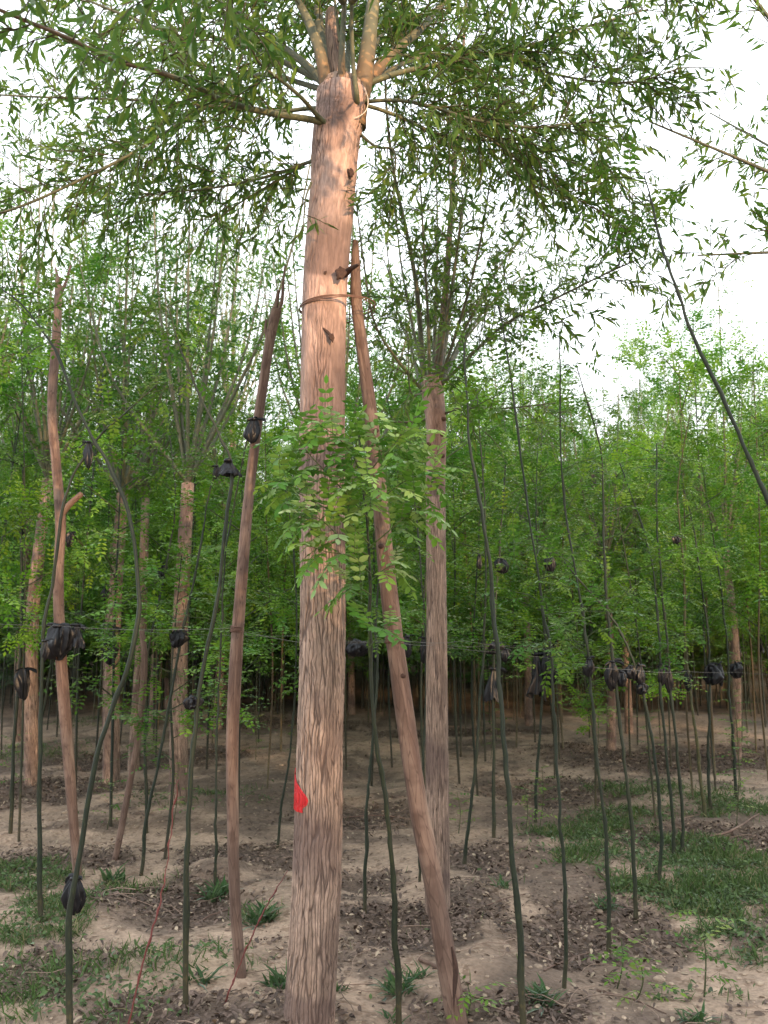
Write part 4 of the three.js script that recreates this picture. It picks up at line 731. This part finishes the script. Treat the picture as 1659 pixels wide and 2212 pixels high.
function pxOf(x, z) { const y = 0.8, dz = -z, c = Math.cos(PITCH), s = Math.sin(PITCH), yy = y - CAM_H, f = dz * c + yy * s; return 829.5 + x / f * FX; }
// tallest growth allowed by the outline of the tree tops in the photograph
function topH(px, d) { const y = px < 640 ? 170 : px < 1000 ? lerp(170, 520, (px - 640) / 360) : px < 1250 ? lerp(520, 690, (px - 1000) / 250) : px < 1500 ? 700 : 660; return CAM_H + d * Math.tan(Math.atan((1106 - y) / FX) + PITCH); }
reseed(2024);
let nS = 0, tries = 0;
while (nS < 285 && tries++ < 20000) {
  const d = 5.6 + 13 * Math.pow(rnd(), 0.75), x = rr(-0.56, 0.56) * d * 1.02, z = -d, px = pxOf(x, z);
  if (!free(x, z, d < 8 ? 0.55 : 0.42)) continue;
  if (d < 9.5 && (Math.abs(px - 290) < 40 || Math.abs(px - 1315) < 30 || Math.abs(px - 1142) < 25)) continue;
  if (d < 7 && px > 560 && px < 1020 && rnd() < 0.5) continue;
  const pr = protoS[Math.floor(rnd() * 6)], hmax = topH(px, d) * rr(0.6, 1.04) * (d < 10.5 && (Math.abs(px - 295) < 75 || Math.abs(px - 1305) < 55) ? 0.55 : 1), sy = Math.min(rr(0.85, 1.35), hmax / pr.userData.h);
  const t = placeTree(pr, V(x, ground(x, z), z), rr(0.9, 1.25), sy, '', 'thicket_sapling');
  if (d < 9) queue(t, px, 'leafy sapling at the thicket front', 'thicket-front saplings'); else if (d < 13) queue(t, px, 'slender sapling amid the thicket', 'thicket saplings'); else queue(t, px, 'dim sapling deep in the thicket', 'deep thicket saplings'); nS++;
}
let nT = 0; tries = 0;
while (nT < 74 && tries++ < 8000) {
  const left = nT < 34, d = left ? 6.8 + 9 * rnd() : 10 + 13 * rnd(), x = (left ? rr(-0.58, -0.04) : rr(-0.6, 0.6)) * d, z = -d, px = pxOf(x, z); if (!free(x, z, 0.7)) continue;
  const pr = protoT[Math.floor(rnd() * 4)], hm = topH(px, d) * rr(0.8, 1.05), sy = Math.min(left ? 1.9 : 1.5, Math.max(0.7, hm / pr.userData.h));
  queue(placeTree(pr, V(x, ground(x, z), z), rr(0.95, 1.3), sy, '', 'young_tree'), px, 'tall tree rising over the thicket', 'tall background trees'); nT++;
}
// the wood beyond, and the same plantation behind the viewer and to both sides: masses, not individuals
function mass(name, label, spots, protos) {
  protos.forEach((pr, k) => {
    const own = spots.filter((_, i) => i % protos.length === k); if (!own.length) return;
    for (const ch of pr.children) {
      const im = new THREE.InstancedMesh(ch.geometry, ch.material, own.length), m4 = new THREE.Matrix4(), q = new THREE.Quaternion();
      own.forEach(([x, z, s, sy, a], i) => { q.setFromAxisAngle(V(0, 1, 0), a); m4.compose(V(x, ground(x, z), z), q, V(s, sy, s)); im.setMatrixAt(i, m4); });
      im.name = numbered(name); im.castShadow = im.receiveShadow = true; scene.add(im); tag(im, `${label}, ${ch.name === 'crown' ? 'its leaves' : ch.name === 'trunk' ? 'its stems' : 'its limbs'}`, 'trees', label, 'stuff');
    }
  });
}
reseed(555);
{
  const far = [], farT = [];
  for (let k = 0; k < 860; k++) { const d = 13.5 + 28 * Math.pow(rnd(), 0.8), x = rr(-0.68, 0.68) * d, px = pxOf(x, -d); far.push([x, -d, rr(1.1, 1.6), Math.min(rr(0.9, 1.5), topH(px, d) / 3.9), rr(0, 6.28)]); }
  for (let k = 0; k < 110; k++) { const d = 20 + 26 * rnd(), x = rr(-0.7, 0.7) * d, px = pxOf(x, -d); farT.push([x, -d, rr(1.1, 1.5), Math.min(1.6, topH(px, d) * rr(0.75, 1) / 6.7), rr(0, 6.28)]); }
  mass('distant_wood', 'dense far wood closing the view below the tree tops', far, protoS); mass('distant_wood', 'tall far wood closing the view behind the thicket', farT, protoT);
  const low = []; for (let k = 0; k < 760; k++) { const d = 14 + 26 * rnd(), x = rr(-0.7, 0.7) * d; low.push([x, -d, rr(1.3, 2), rr(0.35, 0.6), rr(0, 6.28)]); }
  mass('distant_undergrowth', 'low dim undergrowth among the far stems', low, protoS.slice(3));
  const back = [], backT = [];
  for (let k = 0; k < 330; k++) { const a = rr(-1.9, 1.9), d = 5 + 22 * Math.sqrt(rnd()), x = Math.sin(a) * d, z = Math.cos(a) * d; if (z < -1 && Math.abs(x) < 5) continue; back.push([x, z, rr(0.9, 1.3), rr(0.85, 1.25), rr(0, 6.28)]); }
  for (let k = 0; k < 44; k++) { const a = rr(-1.9, 1.9), d = 4.5 + 24 * Math.sqrt(rnd()), x = Math.sin(a) * d, z = Math.cos(a) * d; backT.push([x, z, rr(0.95, 1.2), rr(0.9, 1.1), rr(0, 6.28)]); }
  for (let k = 0; k < 110; k++) { const a = rr(0.1, 0.95), d = 4 + 26 * Math.sqrt(rnd()); back.push([Math.sin(a) * d, Math.cos(a) * d, rr(1, 1.4), rr(0.85, 1.3), rr(0, 6.28)]); }
  mass('surrounding_wood', 'plantation continuing round the clearing', back, protoS); mass('surrounding_wood', 'taller plantation trees round the clearing', backT, protoT);
}
// bags further back, on the tie rows of the thicket
reseed(717);
{
  const src = ['drop', 'bundle', 'skirt'].map((k, i) => { const g = new THREE.Group(), [b, e] = bagGeo(k, 0.07, 0.16, i * 3.1 + 1); part('body', b, M.bag, g); part('tie_ends', e, M.bag, g); return g; });
  const feet = scene.children.filter(o => o.name.startsWith('thicket_sapling')).sort((a, b) => b.position.z - a.position.z);
  let n = 0; for (const t of feet) {
    if (rnd() > 0.4 || n >= 70) continue; const px = pxOf(t.position.x, t.position.z), hh = rnd() < 0.8 ? rr(1.15, 1.45) : rr(1.8, 2.3);
    const st = t.children[0].geometry.attributes.position; let bi = 0, bd = 9; for (let k = 0; k < 26 * 7; k++) { const e = Math.abs(st.getY(k) * t.scale.y - hh); if (e < bd) { bd = e; bi = k - (k % 7); } }
    const c = V(0, 0, 0); for (let k = 0; k < 6; k++) c.add(V(st.getX(bi + k), st.getY(bi + k), st.getZ(bi + k))); c.multiplyScalar(1 / 6); c.multiply(t.scale).applyAxisAngle(V(0, 1, 0), t.rotation.y).add(t.position);
    const b = copyOf(src[n % 3], 'plastic_bag', c, '', 'plastic bag'); queue(b, px, 'small black bag deep in the thicket', 'far bags'); b.rotation.y = rr(0, 6.28); b.scale.setScalar(rr(0.7, 1.5)); n++;
  }
}
nameQueues();

// ------------------------------------------------------------------ low seedlings and weeds
reseed(99);
function seedling(px, py, h, n, label, q = {}) {
  const b = groundAt(px, py), o = thing('seedling', b, label, 'seedling'), w = new GB(), leaf = new GB(), top = V(rr(-0.05, 0.05), h, rr(-0.05, 0.05));
  const [P, R] = resample([V(0, -0.02, 0), top.clone().multiplyScalar(0.5).add(V(0.02, 0, 0)), top], [0.004, 0.002], 12); tube(w, P, R, 5, { col: () => [0.09, 0.10, 0.04] });
  for (let k = 0; k < n; k++) { const t = lerp(0.2, 1, (k + 0.5) / n) * 11, a = Math.min(10, Math.floor(t)), p = P[a].clone().lerp(P[a + 1], t - a), d = V(Math.cos(k * 2.4), rr(0.1, 0.7), Math.sin(k * 2.4)); pinnate(w, leaf, p, d, rr(0.1, 0.2), { pairs: 4, L: q.L || 0.035, detail: 2, pale: rnd() < 0.5 }); }
  part('stem', w, M.limb, o); part('foliage', leaf, M.leaf, o);
}
for (const a of [[552, 1640, 0.55, 14, 'bright green seedling in the gap beside the tall bare stake'], [372, 1790, 0.5, 12, 'airy green seedling among the red shoots'], [230, 1795, 0.4, 10, 'pale seedling near the thin grey-brown prop'], [1165, 1790, 0.45, 11, 'yellow-green seedling before the largest bag'], [1135, 1800, 0.35, 9, 'low seedling next to the yellow-green one'], [990, 1800, 0.3, 9, 'leafy seedling at the foot of the second trunk'], [1520, 2155, 0.35, 10, 'upright seedling on bare soil, reddish lower leaves'], [1330, 2135, 0.2, 8, 'small round-leaved seedling beyond the dry pit'], [1370, 2160, 0.14, 8, 'smallest round-leaved seedling on bare soil'], [1590, 1790, 0.8, 22, 'bushy seedling under the far pale trunk'], [1600, 1700, 1.3, 34, 'tall bushy yellow-green seedling by the far pale trunk'], [1400, 1660, 0.6, 14, 'seedling behind the three close saplings'], [1290, 1640, 0.9, 20, 'leafy seedling behind the grey-sheened bag'], [1060, 1640, 0.7, 16, 'seedling below the flared skirt bag'], [20, 1720, 0.55, 14, 'seedling low at the frame edge'], [215, 1520, 1.4, 30, 'tall bright seedling around the long hanging bag'], [1000, 2205, 0.12, 8, 'low broad-leaved seedling at the prop foot'], [640, 1640, 0.4, 8, 'seedling half behind the red-marked trunk']]) seedling(...a);
// fallen sticks and surface roots
for (const [l, r, label] of [[[[735, 1768], [820, 1766], [905, 1774]], 0.007, 'dry stick lying level behind the red-marked trunk'], [[[905, 2075], [960, 2110], [1010, 2150], [1060, 2165]], 0.009, 'brown surface root running behind the prop foot'], [[[1175, 2098], [1240, 2075], [1300, 2052], [1345, 2040]], 0.004, 'pale bent twig lying in the dry pit'], [[[420, 2000], [470, 1978], [520, 1962]], 0.006, 'orange-brown stick lying behind the tall bare stake'], [[[1040, 1962], [1100, 1945], [1160, 1928]], 0.004, 'thin stick on the sandy bank behind the pit'], [[[1290, 2140], [1360, 2165], [1440, 2192]], 0.005, 'straight stick on bare soil beyond the pit'], [[[1490, 1815], [1560, 1808], [1640, 1760]], 0.012, 'dark fallen branch at the edge of the green grass'], [[[1200, 2010], [1225, 2060], [1260, 2080]], 0.004, 'curled twig standing in the dry pit']]) {
  const p = l.map(a => groundAt(...a)); p.forEach((q, k) => { q.y += r * 0.8 + (k === 1 ? 0.012 : 0); }); const o = p[0].clone(), g = new GB(), [A, B] = resample(p.map(q => q.clone().sub(o)), [r, r * 0.8, r * 0.4], 18);
  A.forEach((q, k) => { if (k && k < 17) { q.x += 0.012 * (noise(k * 0.6, r * 900) - 0.5); q.z += 0.012 * (noise(k * 0.6 + 40, r * 900) - 0.5); } }); tube(g, A, B, 6, { uv: [0.3, 0.5] }); const m = part('fallen_stick', g, M.pole, scene); m.name = numbered('fallen_stick'); m.position.copy(o); tag(m, label, 'stick');
}
function weed(px, py, r, n, label) {
  const b = groundAt(px, py), o = thing('weed', b, label, 'weed'), leaf = new GB();
  for (let k = 0; k < n * 3; k++) { const a = rr(0, 6.283), d = V(Math.cos(a), rr(0.2, 2.4), Math.sin(a)).normalize(), l = r * rr(0.25, 0.95), q = r * 0.45 * Math.sqrt(rnd()), b2 = rr(0, 6.283), p = V(Math.cos(b2) * q, ground(b.x + Math.cos(b2) * q, b.z + Math.sin(b2) * q) - b.y - 0.004, Math.sin(b2) * q); blade(leaf, p, d, V(0, 1, 0).addScaledVector(d, -0.4), l, l * rr(0.08, 0.2), tint([0.055, 0.12, 0.04], [0.12, 0.19, 0.08]), 3, rr(0.2, 0.6)); }
  part('leaves', leaf, M.leaf, o);
}
for (const a of [[860, 2140, 0.13, 26, 'grassy weed at the foot of the leafy sapling'], [735, 2140, 0.07, 14, 'tiny weed on pale soil beside the red-marked trunk'], [905, 2110, 0.08, 16, 'small weed between the leafy sapling and prop'], [1170, 2165, 0.12, 24, 'grey-green weed tuft beside the edge sapling'], [605, 2130, 0.13, 26, 'leafy weed tucked against the red-marked trunk'], [1310, 1960, 0.12, 18, 'broad weed at the far rim of the dry pit'], [1085, 1915, 0.1, 14, 'weed alone on the sandy bank behind the pit'], [560, 1990, 0.15, 34, 'weed clump between the tall stake and red-marked trunk'], [470, 1900, 0.15, 30, 'weed clump behind the tall bare stake'], [1500, 2205, 0.1, 16, 'weed on bare soil at the lower frame edge'], [245, 1905, 0.14, 22, 'weed on the small earth mound'], [430, 2120, 0.12, 18, 'weed before the tall bare stake'], [850, 2205, 0.07, 12, 'low weed below the leafy sapling']]) weed(...a);

// ------------------------------------------------------------------ ground cover (uncountable)
reseed(321);
function scatter(name, label, geo, mat, n, place, color) {
  const m4 = new THREE.Matrix4(), q = new THREE.Quaternion(), e = new THREE.Euler(), list = [], cols = [];
  for (let k = 0, t = 0; k < n && t < n * 30; t++) { const r = place(); if (!r) continue; e.set(r.rx || 0, r.ry ?? rr(0, 6.28), r.rz || 0, 'YXZ'); q.setFromEuler(e); m4.compose(V(r.x, ground(r.x, r.z) + (r.y || 0), r.z), q, V(...(r.s.length ? r.s : [r.s, r.s, r.s]))); list.push(m4.clone()); cols.push(color()); k++; }
  const im = new THREE.InstancedMesh(geo, mat, list.length); list.forEach((m, k) => { im.setMatrixAt(k, m); im.setColorAt(k, new THREE.Color().setRGB(...cols[k])); });
  im.name = name; im.castShadow = im.receiveShadow = true; scene.add(im); return tag(im, label, name.replace(/_/g, ' '), null, 'stuff');
}
const bladeGeo = (() => { const g = new GB(); blade(g, V(0, 0, 0), V(0.1, 1, 0).normalize(), V(1, 0.1, 0), 1, 0.07, WHITE, 3, 0.35); const q = g.geo(); q.deleteAttribute('color'); return q; })();
const chipGeo = (() => { const g = new GB(); blade(g, V(-0.5, 0, 0), V(1, 0.15, 0).normalize(), V(0, 1, 0), 1, 0.5, WHITE, 3, 0.5); const q = g.geo(); q.deleteAttribute('color'); return q; })();
const twigGeo = (() => { const g = new GB(), [P] = resample([V(-0.5, 0, 0), V(-0.15, 0.05, 0.06), V(0.2, 0.02, -0.05), V(0.5, 0.06, 0.03)], [1, 1], 8); tube(g, P, P.map((_, k) => lerp(0.008, 0.003, k / 7)), 4, {}); const q = g.geo(); q.deleteAttribute('color'); return q; })();
const clodGeo = (() => { const g = new THREE.IcosahedronGeometry(1, 2), p = g.attributes.position; for (let k = 0; k < p.count; k++) { const f = 0.7 + 0.6 * fbm(p.getX(k) * 1.7 + 5, p.getY(k) * 1.7 + p.getZ(k) * 2.3, 3); p.setXYZ(k, p.getX(k) * f, p.getY(k) * f * 0.6, p.getZ(k) * f); } return smoothNormals(g); })();
const inSpot = list => { let s = 0; for (const q of list) s += q[2] * q[3] * q[4]; let w = rnd() * s, i = 0; while (i < list.length - 1 && (w -= list[i][2] * list[i][3] * list[i][4]) > 0) i++; const [a, b, ra, rb] = list[i], t = rnd() * 6.283, r = Math.sqrt(rnd()) * 1.25; return [a + Math.cos(t) * ra * r, b + Math.sin(t) * rb * r]; };
const anyXZ = () => { const d = 2.6 + 9 * Math.pow(rnd(), 1.4); return [rr(-0.55, 0.55) * d, -d]; };
scatter('leaf_litter', 'dry brown leaves lying in the pits', chipGeo, M.litter, 42000, () => { const [x, z] = rnd() < 0.62 ? inSpot(litterSpots) : anyXZ(); if (spot(litterSpots, x, z) < 0.3 && rnd() < 0.9 - 0.8 * smooth(0.5, 0.66, fbm(x * 3.1 + 9, z * 3.1, 4))) return null; return { x, z, y: rr(0.0, 0.02), rx: rr(-0.6, 0.6), rz: rr(-0.6, 0.6), s: rr(0.012, 0.04) }; }, () => { const k = rr(0.4, 1.3), r = rnd(); return r < 0.1 ? [0.34 * k, 0.26 * k, 0.18 * k] : [0.135 * k, 0.092 * k, 0.07 * k]; });
scatter('grass', 'short green grass and creeping weeds', bladeGeo, M.grass, 21000, () => { const [x, z] = rnd() < 0.9 ? inSpot(greenSpots) : anyXZ(); if (spot(greenSpots, x, z) * smooth(0.4, 0.6, fbm(x * 4 + 31, z * 4, 4)) < 0.5 * rnd() + 0.08) return rnd() < 0.03 ? { x, z, rx: rr(-0.5, 0.5), rz: rr(-0.5, 0.5), s: rr(0.03, 0.07) } : null; const l = rr(0.022, 0.085); return { x, z, y: -0.004, rx: rr(-1, 1), rz: rr(-1, 1), s: [l * rr(0.8, 1.6), l, l * rr(0.8, 1.6)] }; }, () => { const k = rr(0.7, 1.3), p = rnd(); return p < 0.12 ? [0.24 * k, 0.22 * k, 0.11 * k] : [0.085 * k, 0.142 * k, 0.04 * k]; });
scatter('ground_weeds', 'small broad leaves of low creeping weeds', chipGeo, M.grass, 13000, () => { const [x, z] = rnd() < 0.85 ? inSpot(greenSpots) : anyXZ(); if (spot(greenSpots, x, z) * smooth(0.3, 0.6, fbm(x * 4 + 71, z * 4, 3)) < 0.4 * rnd() + 0.05 && rnd() > 0.03) return null; return { x, z, y: rr(0.004, 0.045), rx: rr(-0.7, 0.7), rz: rr(-0.7, 0.7), s: rr(0.012, 0.038) }; }, () => { const k = rr(0.6, 1.4); return [0.095 * k, 0.145 * k, 0.055 * k]; });
scatter('dry_twigs', 'thin dry twigs scattered over the soil', twigGeo, M.litter, 1100, () => { const [x, z] = rnd() < 0.6 ? inSpot(litterSpots) : anyXZ(); return { x, z, y: 0.006, rx: rr(-0.15, 0.15), rz: rr(-0.15, 0.15), s: rr(0.06, 0.4) }; }, () => { const k = rr(0.6, 1.4); return [0.22 * k, 0.15 * k, 0.11 * k]; });
scatter('soil_clods', 'crumbs and clods of pale soil', clodGeo, M.clod, 5200, () => { const [x, z] = anyXZ(); return { x, z, y: -0.002, s: rr(0.004, 0.013) * (rnd() < 0.06 ? 2.2 : 1) }; }, () => { const k = rr(0.8, 1.25); return [k, k, k]; });

renderer.render(scene, camera);
